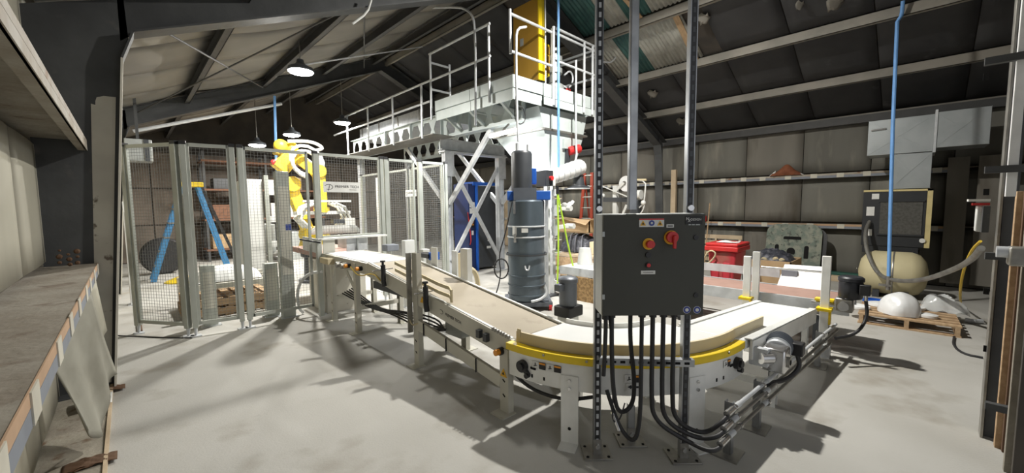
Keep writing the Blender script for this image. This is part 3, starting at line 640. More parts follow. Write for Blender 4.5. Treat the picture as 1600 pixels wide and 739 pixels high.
# drive and control box under the belt, cables
B().bx(2.02, 2.26, 2.74, 2.98, .34, .50).o('drive_box', 'boxside', ic, bev=.01); B().cyl((2.26, 2.86, .42), (2.44, 2.86, .42), .07, 16).o('drive_motor', 'motor', ic)
for k in range(5):
    o = .03 * k
    B().tube([(1.95 + o, 5.2, .38 + o * .4), (2.0 + o, 4.5, .30 - o * .3), (1.97 + o, 3.9, .36), (2.02 + o, 3.3, .28 + o), (2.0, 2.95, .38)], .009, 6, 2).o('cable', 'rubber', ic)
B().tube([(1.87, 4.7, .79), (1.86, 4.45, .70), (1.87, 4.1, .79), (1.88, 3.95, .72)], .006, 6, 2).o('cable', 'cordy', ic)
B().tube([(1.86, 3.30, .8), (1.83, 3.32, .6), (1.84, 3.28, .38), (1.88, 3.2, .42)], .006, 6, 2).o('cable', 'cream', ic)
B().bx(1.96, 2.4, 3.62, 4.3, .58, .66).o('return_guard', 'dkgrey', ic)

# small devices on the far side of the belt
sv = thing('belt_sensor', 'dark sensor with blue cap clamped on the far belt edge', 'sensor', (2.60, 4.15, 0))
B().bx(2.53, 2.66, 4.05, 4.3, .88, .93).o('body', 'black', sv); B().bx(2.55, 2.66, 4.0, 4.07, .86, .95).o('cap', 'blue', sv); B().bar((2.6, 4.15, 0), (2.6, 4.15, .88), .04, .04, up=(1, 0, 0)).o('stand', 'conv_w', sv)
s2 = thing('belt_sensor', 'small blue grey sensor block behind the level belt', 'sensor', (2.62, 5.2, 0))
B().bx(2.54, 2.72, 5.1, 5.26, .88, .97).o('body', 'tab_b', s2, bev=.01); B().bar((2.62, 5.2, 0), (2.62, 5.2, .88), .04, .04, up=(1, 0, 0)).o('stand', 'conv_w', s2)
w1 = thing('support_post', 'short white boxy post behind the far edge of the tan belt', 'post', (3.0, 5.3, 0)); qx = pY(638, 388, 5.3).x; B().bx(qx - .08, qx + .08, 5.25, 5.35, .0, 1.0).o('post', 'white', w1, bev=.005); B().bx(qx - .11, qx + .11, 5.21, 5.39, 0, .01).o('foot_plate', 'galv', w1)
w2 = thing('support_post', 'white perforated low post behind the tan belt, right of the sensor', 'post', (3.28, 4.5, 0))
q = pY(664, 425, 4.6); B().bx(q.x - .05, q.x + .05, 4.55, 4.65, 0, .93).o('post', 'white', w2, bev=.004); B().bx(q.x - .08, q.x + .08, 4.52, 4.68, 0, .01).o('foot_plate', 'galv', w2)
for z in (.55, .7, .85): B().cyl((q.x, 4.549, z), (q.x, 4.545, z), .012, 10).o('hole', 'slot_dk', w2)
w3 = thing('guard_stand', 'pair of white posts holding a brown board beyond the tan belt', 'stand', (2.95, 3.55, 0))
q = pY(718, 440, 3.75); B().bx(q.x - .07, q.x - .05, 3.7, 3.8, 0, .98).o('post', 'conv_w', w3); B().bx(q.x + .1, q.x + .12, 3.7, 3.8, 0, .97).o('post', 'conv_w', w3)
B().bx(q.x - .05, q.x + .10, 3.73, 3.76, .35, .95).o('board', 'cream', w3)
B().tube([(q.x + .12, 3.74, .75), (q.x + .22, 3.74, .72), (q.x + .27, 3.74, .58), (q.x + .27, 3.74, .35)], .03, 8, 2).o('curved_chute', 'cream', w3)
# ================================================================ INFEED HOOD AND ITS BASE CABINET
hd = thing('infeed_hood', 'grey sheet metal hood over the upper end of the belt', 'hood', (2.2, 5.9, 0))
B().bx(1.95, 2.52, 5.78, 6.5, .0, .74).o('base_cabinet', 'steel_pt', hd, bev=.006)
B().bx(1.83, 1.89, 5.70, 5.77, 0, 1.06).o('corner_post', 'fence_p', hd)
for x0, x1 in ((1.88, 2.06), (2.40, 2.58)): B().bx(x0, x0 + .02, 5.74, 6.5, .86, 1.06).o('side_panel', 'boxside', hd); 
B().bx(1.92, 2.08, 5.74, 5.76, .86, 1.05).o('front_flap', 'conv', hd); B().bx(2.26, 2.56, 5.78, 5.80, .86, 1.05).o('front_flap', 'galv', hd)
B().bx(1.84, 2.85, 5.70, 5.79, 1.05, 1.075).o('lintel', 'conv_w', hd)
B().bx(1.92, 2.56, 5.8, 7.2, .78, .86).o('inner_belt', 'belt_br', hd)
B().bar((1.86, 5.66, 1.02), (1.62, 5.72, 1.08), .05, .02).o('rubber_flap', 'black', hd)
fan = B(); fan.grid(lambda u, v: (1.95 + .75 * u, 6.35, 1.09 + .13 * v * (1 - (2 * u - 1) ** 8 * .6)), 20, 2); fan.o('mesh_guard', 'conv_w', hd, solid=.006)
B().tube([(1.88, 5.7, .62), (1.72, 5.8, .6), (1.62, 5.95, .4), (1.64, 6.0, .1), (1.7, 6.0, .02)], .02, 8, 2).o('feed_hose', 'sheet_w', hd)

# ================================================================ CURVED CONVEYOR
CC = (2.95, 1.93); RO = 1.13
cv = thing('curved_conveyor', 'white quarter turn belt conveyor with a yellow rim guard', 'conveyor', (2.2, 1.1, 0))
B().arc(CC, .52, 1.055, .50, .568, 180, 270, 32).o('belt', 'belt_w', cv)
B().arc(CC, RO - .012, RO, .345, .53, 180.5, 269.5, 36).o('outer_panel', 'conv_w', cv)
B().arc(CC, .485, .50, .345, .60, 180.5, 269.5, 24).o('inner_panel', 'conv_w', cv)
B().arc(CC, RO - .055, RO + .006, .514, .562, 179, 271, 36).o('yellow_rim', 'yellow', cv, bev=.004)
B().arc(CC, 1.055, 1.07, .56, .635, 181, 271, 36).o('guide_board', 'cream', cv)
B().arc(CC, .52, 1.05, .345, .36, 182, 268, 20).o('under_pan', 'conv_w', cv)
def onarc(g, r=RO): a = math.radians(g); return Vector((CC[0] + r * math.cos(a), CC[1] + r * math.sin(a), 0)), Vector((math.cos(a), math.sin(a), 0)), Vector((-math.sin(a), math.cos(a), 0))
for g, w in ((203.7, .11), (244, .12)):
    p, n_, t_ = onarc(g, RO + .004)
    l_ = B().bar(p + Vector((0, 0, .0)), p + Vector((0, 0, .44)), w, .008, up=n_).o('leg', 'conv_w', cv)
    B().hexa([p + t_ * i * w / 2 + n_ * j + Vector((0, 0, k)) for k in (0, .008) for i, j in ((-1, .0), (1, .0), (1, .09), (-1, .09))]).o('foot', 'conv_w', cv)
    for z in (.36, .41): B().cyl(p + n_ * .004 + Vector((0, 0, z)), p + n_ * .014 + Vector((0, 0, z)), .011, 8).o('bolt', 'chrome', cv)
    B().cyl(p + n_ * .004 + Vector((0, 0, .1)), p + n_ * .006 + Vector((0, 0, .1)), .011, 8).o('bolt_hole', 'slot_dk', cv)
for g in (192, 258):
    p, n_, t_ = onarc(g, .51); B().bar(p, p + Vector((0, 0, .40)), .09, .05, up=n_).o('leg', 'conv_w', cv)
for g in (187, 263.5):
    p, n_, t_ = onarc(g, RO); z = Vector((0, 0, .44 if g < 200 else .45))
    k = B(); k.cyl(p + z, p + z + n_ * .03, .040, 18); k.cyl(p + z + n_ * .03, p + z + n_ * .045, .024, 14); k.bar(p + z + n_ * .012, p + z + n_ * .012 + t_ * .05 - Vector((0, 0, .055)), .03, .02, up=n_); k.cyl(p + z + t_ * .04 - Vector((0, 0, .055)), p + z + t_ * .04 - Vector((0, 0, .055)) + n_ * .03, .017, 10)
    k.o('bearing_knob', 'black', cv)
    B().bar(p + z + n_ * .003 + t_ * (.06 if g < 200 else -.085), p + z + n_ * .003 + t_ * (.10 if g < 200 else -.05), .006, .014, up=(0, 0, 1)).o('slot', 'slot_dk', cv)
def safety_label(g, z, w=.10, h=.045, words=True):
    p, n_, t_ = onarc(g, RO + .001); c = p + Vector((0, 0, z))
    plate(cv, 'safety_label', 'paper', c - t_ * w / 4 + n_ * .003, t_, (0, 0, 1), w / 2, h); plate(cv, 'warning_panel', 'ink', c + t_ * w / 4 + n_ * .003, t_, (0, 0, 1), w / 2 - .004, h)
    plate(cv, 'orange_band', 'orange', c + t_ * w / 4 + n_ * .0055 + Vector((0, 0, h * .33)), t_, (0, 0, 1), w / 2 - .006, h * .25)
    d = c - t_ * w / 4 + n_ * .0065
    B().bar(d + Vector((0, 0, h * .3)), d - Vector((0, 0, h * .15)), h * .14, .001, up=n_).o('pictogram', 'ink', cv); B().bar(d - t_ * h * .25 - Vector((0, 0, h * .2)), d + t_ * h * .25 - Vector((0, 0, h * .05)), .001, h * .1).o('pictogram', 'ink', cv)
safety_label(193.2, .47); safety_label(198.5, .47); safety_label(223, .455, .105); safety_label(257.5, .475, .075)
p, n_, t_ = onarc(223, RO + .004); c = p + Vector((0, 0, .405)); plate(cv, 'arrow_label', 'paper', c, t_, (0, 0, 1), .085, .045)
c = c + n_ * .004; B().prism([c - t_ * .035, c - t_ * .012 + Vector((0, 0, .014)), c - t_ * .012 + Vector((0, 0, .006)), c + t_ * .03 + Vector((0, 0, .006)), c + t_ * .03 - Vector((0, 0, .006)), c - t_ * .012 - Vector((0, 0, .006)), c - t_ * .012 - Vector((0, 0, .014))], n_ * .001).o('arrow', 'ink', cv)
for g in (190.5, 195, 252.5, 256):
    p, n_, t_ = onarc(g, RO + .001); B().bar(p + Vector((0, 0, .375)), p + Vector((0, 0, .397)), .012, .003, up=n_).o('slot', 'slot_dk', cv)
for g in (195, 209, 238, 258):
    p, n_, t_ = onarc(g, RO + .006); B().cyl(p + Vector((0, 0, .545)), p + n_ * .006 + Vector((0, 0, .545)), .008, 8).o('rivet', 'dull', cv)
p, n_, t_ = onarc(182.5, 1.07); B().bar(p + Vector((0, 0, .60)), p + Vector((0, 0, .655)), .03, .008, up=n_).o('guide_bracket', 'cream', cv)
# inner side drive motor
mt = thing('drive_motor', 'grey upright motor with domed lid on the inner side of the curve', 'motor', (2.70, 2.02, .0))
q = pz(912, 512, .57); q = Vector((2.70, 2.10, 0))
B().lathe((q.x, q.y, .63), [(.075, 0), (.077, .02), (.077, .20), (.085, .205), (.085, .235), (.07, .25), (.03, .256)], 24).o('motor_can', 'motor', mt)
B().bx(q.x - .1, q.x + .10, q.y - .09, q.y + .08, .54, .635).o('gearbox', 'black', mt, bev=.012)
B().bx(q.x - .14, q.x - .075, q.y - .02, q.y + .04, .77, .83).o('terminal_box', 'motor', mt, bev=.006)
B().bx(q.x - .07, q.x + .07, q.y - .06, q.y + .06, 0, .54).o('pedestal', 'conv_w', mt)

# ================================================================ STRAIGHT CONVEYOR
sc = thing('straight_conveyor', 'short white belt conveyor right of the curve with upright end posts', 'conveyor', (3.9, .96, 0))
SX0, SX1, SY0, SY1 = 2.96, 4.68, .755, 1.27
def zs(x): return .568 - .095 * (x - SX0) / (SX1 - SX0)
def yk(x): return -.058 * (x - SX0)
def skew(x, y, z): return (x, y + yk(x), z)
B().hexa([skew(SX0, SY0 + .04, .50), skew(SX1, SY0 + .04, .40), skew(SX1, SY1 - .04, .40), skew(SX0, SY1 - .04, .50), skew(SX0, SY0 + .04, zs(SX0)), skew(SX1, SY0 + .04, zs(SX1)), skew(SX1, SY1 - .04, zs(SX1)), skew(SX0, SY1 - .04, zs(SX0))]).o('belt', 'belt_w', sc, bev=.01)
for y, e in ((SY0 + .01, .02), (SY1 - .01, -.02)):
    B().bar(skew(SX0 + .03, y, .50), skew(SX1, y, .41), .02, .13).o('side_rail', 'conv_w', sc, bev=.004); B().bar(skew(SX0 + .03, y + e, .574), skew(SX1, y + e, .479), .05, .008).o('edge_strip', 'white', sc)
B().bar((SX0, CC[1] - 1.0625, .5975), (SX0 + .58, CC[1] - 1.0625 + yk(SX0 + .58), .572), .015, .075).o('guide_board', 'cream', sc)
SY0 -= .07; SY1 -= .08
B().cyl((SX1 + .02, SY0 + .02, .42), (SX1 + .02, SY1 - .02, .42), .045, 16).o('end_roller', 'galv', sc)
for x in (3.35, 4.45):
    for y in (SY0 + .02, SY1 - .02): B().chan((x, y, 0), (x, y, .45), .05, .07, .006, up=(1, 0, 0)).o('leg', 'conv_w', sc)
    B().bar((x, SY0, .16), (x, SY1, .16), .05, .05).o('cross_member', 'conv_w', sc)
B().bar((3.35, SY0 + .04, .16), (4.45, SY0 + .04, .16), .04, .05).o('stretcher', 'conv_w', sc); B().prism([(3.2, SY0 + .03, .40), (3.42, SY0 + .03, .40), (3.35, SY0 + .03, .22)], (0, .008, 0)).o('gusset', 'conv_w', sc)
for x, yt, yb, X in ((1289, 400, 470, 4.80), (1166, 400, 468, 4.80), (1180, 393, 465, 4.98)):
    a, b_ = pX(x, yt, X), pX(x, yb, X)
    B().bar((X, b_.y, .12), (X, b_.y, a.z), .07, .035, up=(1, 0, 0)).o('end_post', 'conv_w', sc, bev=.004)
    if X < 4.9:
        B().bx(X - .07, X + .05, b_.y - .06, b_.y + .06, .455, .48).o('yellow_bracket', 'yellow', sc); B().bx(X - .02, X + .04, b_.y - .05, b_.y - .035, .32, .47).o('yellow_bracket', 'yellow', sc)
    B().bx(X - .05, X + .05, b_.y - .06, b_.y + .06, 0, .12).o('post_base', 'galv', sc)
a, b_ = pX(1190, 417, 4.9), pX(1284, 425, 4.9); B().cyl(a, b_, .011, 10).o('cross_rod', 'chrome', sc)
B().cyl((4.82, SY0 - .06, .42), (4.82, SY0 + .02, .42), .03, 14).o('bearing', 'chrome', sc)
# gear motor at the curve exit
gm = thing('gear_motor', 'shiny gear motor on the outer end of the curved conveyor', 'motor', (3.2, .62, 0))
G = pz(1203, 553, .45)
B().bx(G.x - .10, G.x + .05, G.y - .11, G.y + .03, .36, .52).o('gearbox', 'chrome', gm, bev=.014)
B().cyl((G.x - .026, G.y - .11, .43), (G.x - .026, G.y - .125, .43), .036, 18).o('output_cover', 'dull', gm); B().cyl((G.x - .026, G.y - .125, .43), (G.x - .026, G.y - .128, .43), .018, 14).o('bore', 'slot_dk', gm)
B().lathe((G.x + .05, G.y - .03, .465), [(.075, 0), (.08, .02), (.065, .03), (.062, .05), (.078, .055), (.08, .17), (.07, .19), (.03, .2)], 24, (1, .1, .1)).o('motor_body', 'galv', gm)
for k in range(7): B().lathe((G.x + .11 + .016 * k, G.y - .024 + .0016 * k, .472 + .0016 * k), [(.079, 0), (.086, .002), (.086, .006), (.079, .008)], 24, (1, .1, .1)).o('cooling_fin', 'motor', gm)
B().bx(G.x + .16, G.x + .25, G.y - .16, G.y - .07, .42, .51).o('terminal_box', 'black', gm, bev=.008)
B().cyl((G.x - .10, G.y - .03, .46), (G.x - .16, G.y + .02, .46), .04, 14).o('shaft_coupling', 'chrome', gm)
B().bx(G.x - .15, G.x - .10, G.y - .02, G.y + .09, .40, .52).o('mount_bracket', 'galv', gm)
B().tube([(G.x + .21, G.y - .12, .42), (G.x + .22, G.y - .14, .33), (G.x + .10, G.y - .09, .26), (G.x - .06, G.y - .0, .255), (2.98, .69, .262)], .015, 8, 2).o('motor_cable', 'rubber', gm)
# upright motor at the conveyor end
um = thing('upright_motor', 'black upright motor with gearbox at the far end of the white conveyor', 'motor', (4.95, .4, 0))
q = pX(1329, 455, 5.0)
B().lathe((q.x, q.y, .565), [(.085, 0), (.095, .015), (.095, .15), (.09, .165), (.102, .17), (.102, .2), (.085, .215)], 24).o('motor_can', 'motor_k', um)
B().bx(q.x - .10, q.x - .04, q.y - .15, q.y - .07, .62, .72).o('terminal_box', 'black', um, bev=.008); B().cyl((q.x - .07, q.y - .12, .57), (q.x - .07, q.y - .12, .66), .014, 10).o('cable_gland', 'chrome', um)
B().bx(q.x - .07, q.x + .07, q.y - .03, q.y + .11, .43, .565).o('gearbox', 'dull', um, bev=.014); B().cyl((q.x - .07, q.y + .04, .49), (q.x - .10, q.y + .04, .49), .045, 16).o('output_flange', 'chrome', um)
B().cyl((q.x, q.y + .11, .48), (q.x, q.y + .30, .48), .022, 10).o('shaft', 'chrome', um); B().bx(q.x - .05, q.x + .05, q.y + .12, q.y + .27, .51, .53).o('yellow_guard', 'yellow', um)
B().bx(q.x + .07, 5.04, q.y + .0, .47, .43, .46).o('mount_arm', 'galv', um)
B().tube([(q.x - .07, q.y - .12, .57), (q.x - .08, q.y - .14, .42), (q.x - .2, q.y - .08, .27), (4.62, .50, .245)], .014, 8, 2).o('motor_cable', 'rubber', um)
# ================================================================ CROSS CONVEYOR
xc = thing('cross_conveyor', 'long low conveyor with a reddish brown belt beyond the control box', 'conveyor', (5.3, 2.4, 0))
B().bx(5.06, 5.62, .45, 2.58, .44, .50).o('belt', 'belt_br', xc, bev=.008); B().bx(5.05, 5.63, 2.6, 4.08, .45, .508).o('table_top', 'white', xc, bev=.006)
for X in (5.03, 5.65): B().bx(X - .015, X + .015, .45, 4.08, .38, .505).o('side_rail', 'galv', xc)
B().bx(5.70, 5.72, 1.18, 3.4, .58, .68).o('guard_rail', 'galv', xc); B().bx(5.69, 5.73, 1.0, 1.16, .6, .68).o('guard_rail_end', 'tab_b', xc)
for y in (1.45, 3.2):
    B().bx(5.66, 5.70, y - .02, y + .02, .4, .68).o('rail_post', 'galv', xc)
for y in (.7, 2.1, 3.9):
    for X in (5.05, 5.63): B().bar((X, y, .05), (X, y, .4), .06, .05, up=(1, 0, 0)).o('leg', 'dkgrey', xc); B().cyl((X - .02, y, .04), (X + .02, y, .04), .04, 12).o('caster', 'rubber', xc)
sh_ = B(); sh_.hexa([pX(1213, 449, 5.60), pX(1283, 457, 5.60), pX(1283, 457, 5.60) + Vector((.02, 0, 0)), pX(1213, 449, 5.60) + Vector((.02, 0, 0)), pX(1226, 413, 5.78), pX(1285, 417, 5.78), pX(1285, 417, 5.78) + Vector((.02, 0, 0)), pX(1226, 413, 5.78) + Vector((.02, 0, 0))])
sh_.o('backstop_sheet', 'sheet_w', xc)
# ================================================================ CONTROL BOX ON STRUT FRAME
fwd = Vector((math.sin(math.radians(YAW)), math.cos(math.radians(YAW)), 0)); rgt = Vector((fwd.y, -fwd.x, 0)); UP = Vector((0, 0, 1))
SL, SR, SM = pz(932, 708), pz(1066, 714), pz(985, 689)
sf = thing('strut_frame', 'slotted steel strut frame carrying the grey control box', 'frame', (SL + SR) / 2)
def strut(p, q, parent, name='upright', slots=True, w=.041, face=None, m='strut', sc_='galv'):
    p, q = Vector(p), Vector(q); d = (q - p).normalized(); face = face or -fwd; a = d.cross(face).normalized()
    b = B()
    for s in (-1, 1): b.bar(p + a * s * (w / 2 - .002), q + a * s * (w / 2 - .002), .004, w, up=face)
    b.bar(p + face * (w / 2 - .0015), q + face * (w / 2 - .0015), w, .003, up=face)
    o = b.o(name, m, parent)
    sm_ = 'slot_dk'
    if name == 'upright' and slots:
        B().bar(p + face * (w / 2 + .0004), q + face * (w / 2 + .0004), w * .72, .0012, up=face).o('channel_shade', 'black', o); sm_ = sc_  # black paints the shaded channel inside; slot colour paints light showing through
    if slots:
        n = int((q - p).length / .051); s_ = None
        for k in range(n):
            c = p + d * (.03 + k * .051) + face * (w / 2 + .0016); 
            s_ = (s_ or B()).bar(c - d * .014, c + d * .014, .014, .001, up=face)
        s_.o('slot_row', sm_, o, kind='stuff')
    return o
def onplane(x, y, dep):     # pixel -> point on the vertical plane of the box door
    d = ray(x, y); return CP + d * (dep / d.dot(fwd))
ZT = 2.86
for P_, sc_ in ((SL, 'galv'), (SR, 'dkgrey')): strut(P_ + UP * .01, P_ + UP * ZT, sf, m='strut', sc_=sc_)  # left slots coloured bright as if light came through, right ones dark
strut(SM + UP * .01, SM + UP * .24, sf, 'stub_post', slots=False); MT = onplane(987, 333, 2.17); strut(Vector((MT.x, MT.y, 1.47)), Vector((MT.x, MT.y, ZT + .3)), sf, 'drop_post', slots=False)
strut(SL + UP * (ZT - .05) - fwd * .0 , SR + UP * (ZT - .05), sf, 'top_bar', slots=False)
strut(SL + UP * .595 - fwd * .042, SR + UP * .595 - fwd * .042 + rgt * .03, sf, 'lower_bar')
strut(SL + UP * 1.35 - fwd * .03, SR + UP * 1.35 - fwd * .03, sf, 'mount_bar', slots=False); strut(SL + UP * 1.0 - fwd * .03, SR + UP * 1.0 - fwd * .03, sf, 'mount_bar', slots=False)
for P_ in (SL, SR, SM):
    b = B(); b.hexa([P_ + rgt * i * .085 + fwd * j * .075 + UP * k for k in (0, .01) for i, j in ((-1, -1), (1, -1), (1, 1), (-1, 1))]); b.o('base_plate', 'dull', sf, bev=.002)
    B().bar(P_ + UP * .01 - fwd * .024, P_ + UP * .10 - fwd * .024, .05, .006, up=fwd).o('base_clip', 'dull', sf); B().cyl(P_ + UP * .06 - fwd * .027, P_ + UP * .06 - fwd * .038, .014, 8).o('bolt', 'chrome', sf)
    for i, j in ((-1, -1), (1, -1), (1, 1), (-1, 1)): B().cyl(P_ + rgt * i * .062 + fwd * j * .052 + UP * .01, P_ + rgt * i * .062 + fwd * j * .052 + UP * .013, .009, 8).o('plate_hole', 'slot_dk', sf)
for P_ in (SL, SR): B().cyl(P_ + UP * 1.475 - fwd * .022, P_ + UP * 1.475 - fwd * .04, .017, 8).o('bolt', 'chrome', sf)
DF = 2.04
TLc, BRc = onplane(942, 335, DF), onplane(1099, 493, DF)
cx = (TLc + BRc) / 2; BW = (BRc - TLc).dot(rgt); BH = TLc.z - BRc.z
cbx = thing('control_box', 'light grey electrical control box with red rotary switch, door coloured dark for shade', 'control box', (cx.x + fwd.x * .09, cx.y + fwd.y * .09, BRc.z))
def bb(c, w, h, d, name, m, parent, bev=0.0):   # box seen square on: c = front centre
    c = Vector(c); b = B().hexa([c + rgt * i * w / 2 + fwd * j + UP * k * h / 2 for k in (-1, 1) for i, j in ((-1, 0), (1, 0), (1, d), (-1, d))]); return b.o(name, m, parent, bev=bev)
bb(cx + fwd * .018, BW, BH, .162, 'enclosure', 'boxside', cbx, .003)
dr = bb(cx, BW - .004, BH - .006, .018, 'door', 'box_shaded', cbx, .003)  # shade of the backlit door face painted into its colour
def on(x, y): return onplane(x, y, DF) - fwd * .0002
def disc(x, y, r, t, m, nm, parent=None, off=0): c = on(x, y) - fwd * off; return B().cyl(c, c - fwd * t, r, 24).o(nm, m, parent or cbx)
for y in (366, 464): bb(on(943, y) - fwd * .002, .012, .026, .004, 'hinge_tab', 'boxside', dr)
disc(1048, 371, .036, .008, 'warn', 'switch_plate'); disc(1048, 370, .029, .022, 'red', 'rotary_switch', off=.008)
bb(on(1049.5, 377) - fwd * .045, .017, .068, .016, 'switch_handle', 'red', cbx, .004); bb(on(1047, 353) - fwd * .002, .038, .017, .002, 'switch_label', 'paper', cbx)
bb(on(1047, 353) - fwd * .003, .026, .005, .001, 'print_line', 'ink', cbx)
disc(1013, 381, .030, .006, 'warn', 'stop_button_ring'); disc(1014, 381, .020, .028, 'red', 'stop_button', off=.006)
disc(1012.5, 398, .014, .010, 'black', 'start_button'); disc(1012.5, 414, .014, .010, 'black', 'lamp_ring'); disc(1012.5, 414, .010, .014, 'red', 'pilot_lamp')
bb(on(1012.5, 425.5) - fwd * .002, .074, .019, .002, 'button_label', 'paper', cbx); bb(on(1012.5, 425.5) - fwd * .003, .052, .006, .001, 'print_line', 'dull', cbx)
for y in (371, 461): disc(1087, y, .012, .006, 'black', 'door_lock')
for x, m in ((1073, 'signblue'), (1089, 'signblue')): disc(x, 484, .0195, .001, 'paper', 'round_sign'); disc(x, 484, .0178, .002, m, 'round_sign'); disc(x, 484, .009, .003, 'paper', 'pictogram')
lp = bb(on(1018, 348) - fwd * .002, .128, .043, .002, 'warning_label', 'paper', cbx); bb(on(1018, 342.6) - fwd * .003, .128, .007, .001, 'red_band', 'red', lp)
for x in (1004.5, 1031): tri(cbx, 'warning_triangle', 'warn', on(x, 348.5) - fwd * .003, rgt, UP, .030, .001); tri(cbx, 'warning_mark', 'ink', on(x, 349) - fwd * .0045, rgt, UP, .013, .001)
disc(1018, 348.5, .0145, .001, 'signblue', 'pictogram', off=.003); disc(1018, 348.5, .006, .001, 'paper', 'pictogram', off=.0045)
bb(on(1084, 344) - fwd * .002, .088, .042, .002, 'maker_plate', 'ink', cbx); text('DESIGN', .016, on(1087, 343) - fwd * .003, rgt, UP, 'paper', cbx); text('N', .022, on(1074, 342) - fwd * .003, rgt, UP, 'paper', cbx); text('X', .022, on(1076.5, 345) - fwd * .003, rgt, UP, 'paper', cbx); [bb(on(x_, 351) - fwd * .003, w_, .005, .001, 'print_line', 'boxside', cbx) for x_, w_ in ((1077.5, .014), (1083, .015), (1090, .022))]
# conduits out of the box bottom and the three rigid pipes along the floor
PS = [Vector((2.50, .74, 0)), Vector((2.93, .70, 0)), Vector((4.45, .60, 0))]
dirp = (PS[2] - PS[0]).normalized(); sidep = Vector((dirp.y, -dirp.x, 0))
rk = thing('pipe_rack', 'low strut stands holding the conduit pipes above the floor', 'rack', PS[1])
for P_, h in zip(PS, (.33, .33, .33)):
    strut(P_ + UP * .01, P_ + UP * h, rk, 'stand_post', slots=False, face=-dirp)
    B().bx(P_.x - .08, P_.x + .08, P_.y - .07, P_.y + .07, 0, .01).o('stand_plate', 'dull', rk)
ends = []
for k in range(3):
    o = sidep * (.028 + .016 * k); z = .30 - .05 * k; e1 = 4.95 if k < 2 else 4.6
    a = PS[0] + dirp * (-.02 - .08 * k) + o + UP * z; b_ = PS[0] + dirp * (e1 - 2.5) + o + UP * z; ends.append(a)
    t = B().cyl(a, b_, .0125, 12).o('conduit_pipe', 'galv' if k == 0 else 'dull', label=['uppermost bright pipe of the three along the floor beside the conveyor', 'middle dull pipe of the three along the floor beside the conveyor', 'lowest dull pipe of the three along the floor beside the conveyor'][k], category='pipe', group='conduit pipes on low stands')
    for P_ in PS: c = P_ + o + UP * z; B().cyl(c - dirp * .012, c + dirp * .012, .0185, 10).o('pipe_clamp', 'chrome', t)
    for dd in (.02, .55): B().cyl(a + dirp * dd, a + dirp * (dd + .07), .0165, 12).o('coupling', 'galv', t)
def bot(x, off=.09): c = onplane(x, 493, DF + off); return Vector((c.x, c.y, BRc.z))
cols = ((1037, 0), (1021, 1), (1054, 2))
flex = ((1053, 0, 'rightmost'), (1036.5, 1, 'second from right'), (1020, 2, 'third from right'))
for x, k, nm in flex:
    s_ = bot(x); e_ = ends[k]
    pts = [s_, s_ - UP * .25, s_ - UP * .45, s_ - UP * .62 + rgt * .01, (s_ + e_) / 2 * 1.0 + Vector((0, 0, .17 - ((s_ + e_) / 2).z)), e_ - dirp * .15 - UP * .03, e_]
    t = B().tube(pts, .0125, 10, 3).o('flexible_conduit', 'rubber', label=nm + ' black conduit curving from the control box down to the floor pipes', category='conduit', group='black conduits below the control box')
    B().cyl(s_ + UP * .002, s_ - UP * .03, .02, 10).o('cable_gland', 'black', t); B().cyl(e_ - dirp * .09 - UP * .004, e_, .019, 10).o('connector', 'chrome', t)
s_, e_ = bot(956), bot(985, .16); e2 = SM - fwd * .03
t = B().tube([s_, s_ - UP * .2, s_ - UP * .45 + rgt * .01, s_ - UP * .62 + rgt * .06 + fwd * .06, s_ - UP * .60 + rgt * .16 + fwd * .12, e_ - UP * .42 + rgt * .03, e_ - UP * .2, e_], .0125, 10, 3).o('flexible_conduit', 'rubber', label='black conduit hanging in a deep loop below the control box', category='conduit', group='black conduits below the control box')
B().cyl(s_ + UP * .002, s_ - UP * .03, .02, 10).o('cable_gland', 'black', t)
s_ = bot(1003); t = B().tube([s_, s_ - UP * .3, s_ - UP * .62, s_ - UP * .76 - rgt * .03, s_ - UP * .70 - rgt * .10 + fwd * .06, s_ - UP * .5 - rgt * .16 + fwd * .12], .0115, 10, 3).o('flexible_conduit', 'rubber', label='black conduit with metal end, fourth from the right below the control box', category='conduit', group='black conduits below the control box')
B().cyl(s_ + UP * .002, s_ - UP * .03, .02, 10).o('cable_gland', 'black', t); B().cyl(s_ - UP * .71 - rgt * .10 + fwd * .06, s_ - UP * .62 - rgt * .13 + fwd * .09, .016, 10).o('connector', 'chrome', t)
s_ = bot(946.5); t = B().tube([s_, s_ - UP * .12, s_ - UP * .26 - rgt * .005, s_ - UP * .36 - rgt * .01], .0115, 10, 2).o('flexible_conduit', 'rubber', label='short leftmost black conduit below the control box', category='conduit', group='black conduits below the control box'); B().cyl(s_ + UP * .002, s_ - UP * .04, .022, 10).o('cable_gland', 'black', t)
pipe('control_wire', 'thin black wire drooping behind the conduits below the control box', 'wire', [bot(950), bot(957) - UP * .2, bot(959) - UP * .5, bot(962) - UP * .66 + fwd * .05, bot(978) - UP * .68 + fwd * .1, bot(988) - UP * .58 + fwd * .12], .004, 'rubber', 3, 6)
pipe('floor_cable', 'black cable drooping under the curved conveyor between the legs', 'cable', [(1.93, 2.0, .3), (1.9, 1.8, .25), (1.95, 1.55, .24), (2.05, 1.4, .28), SL + Vector((.1, .06, .3))], .012, 'rubber', 2)

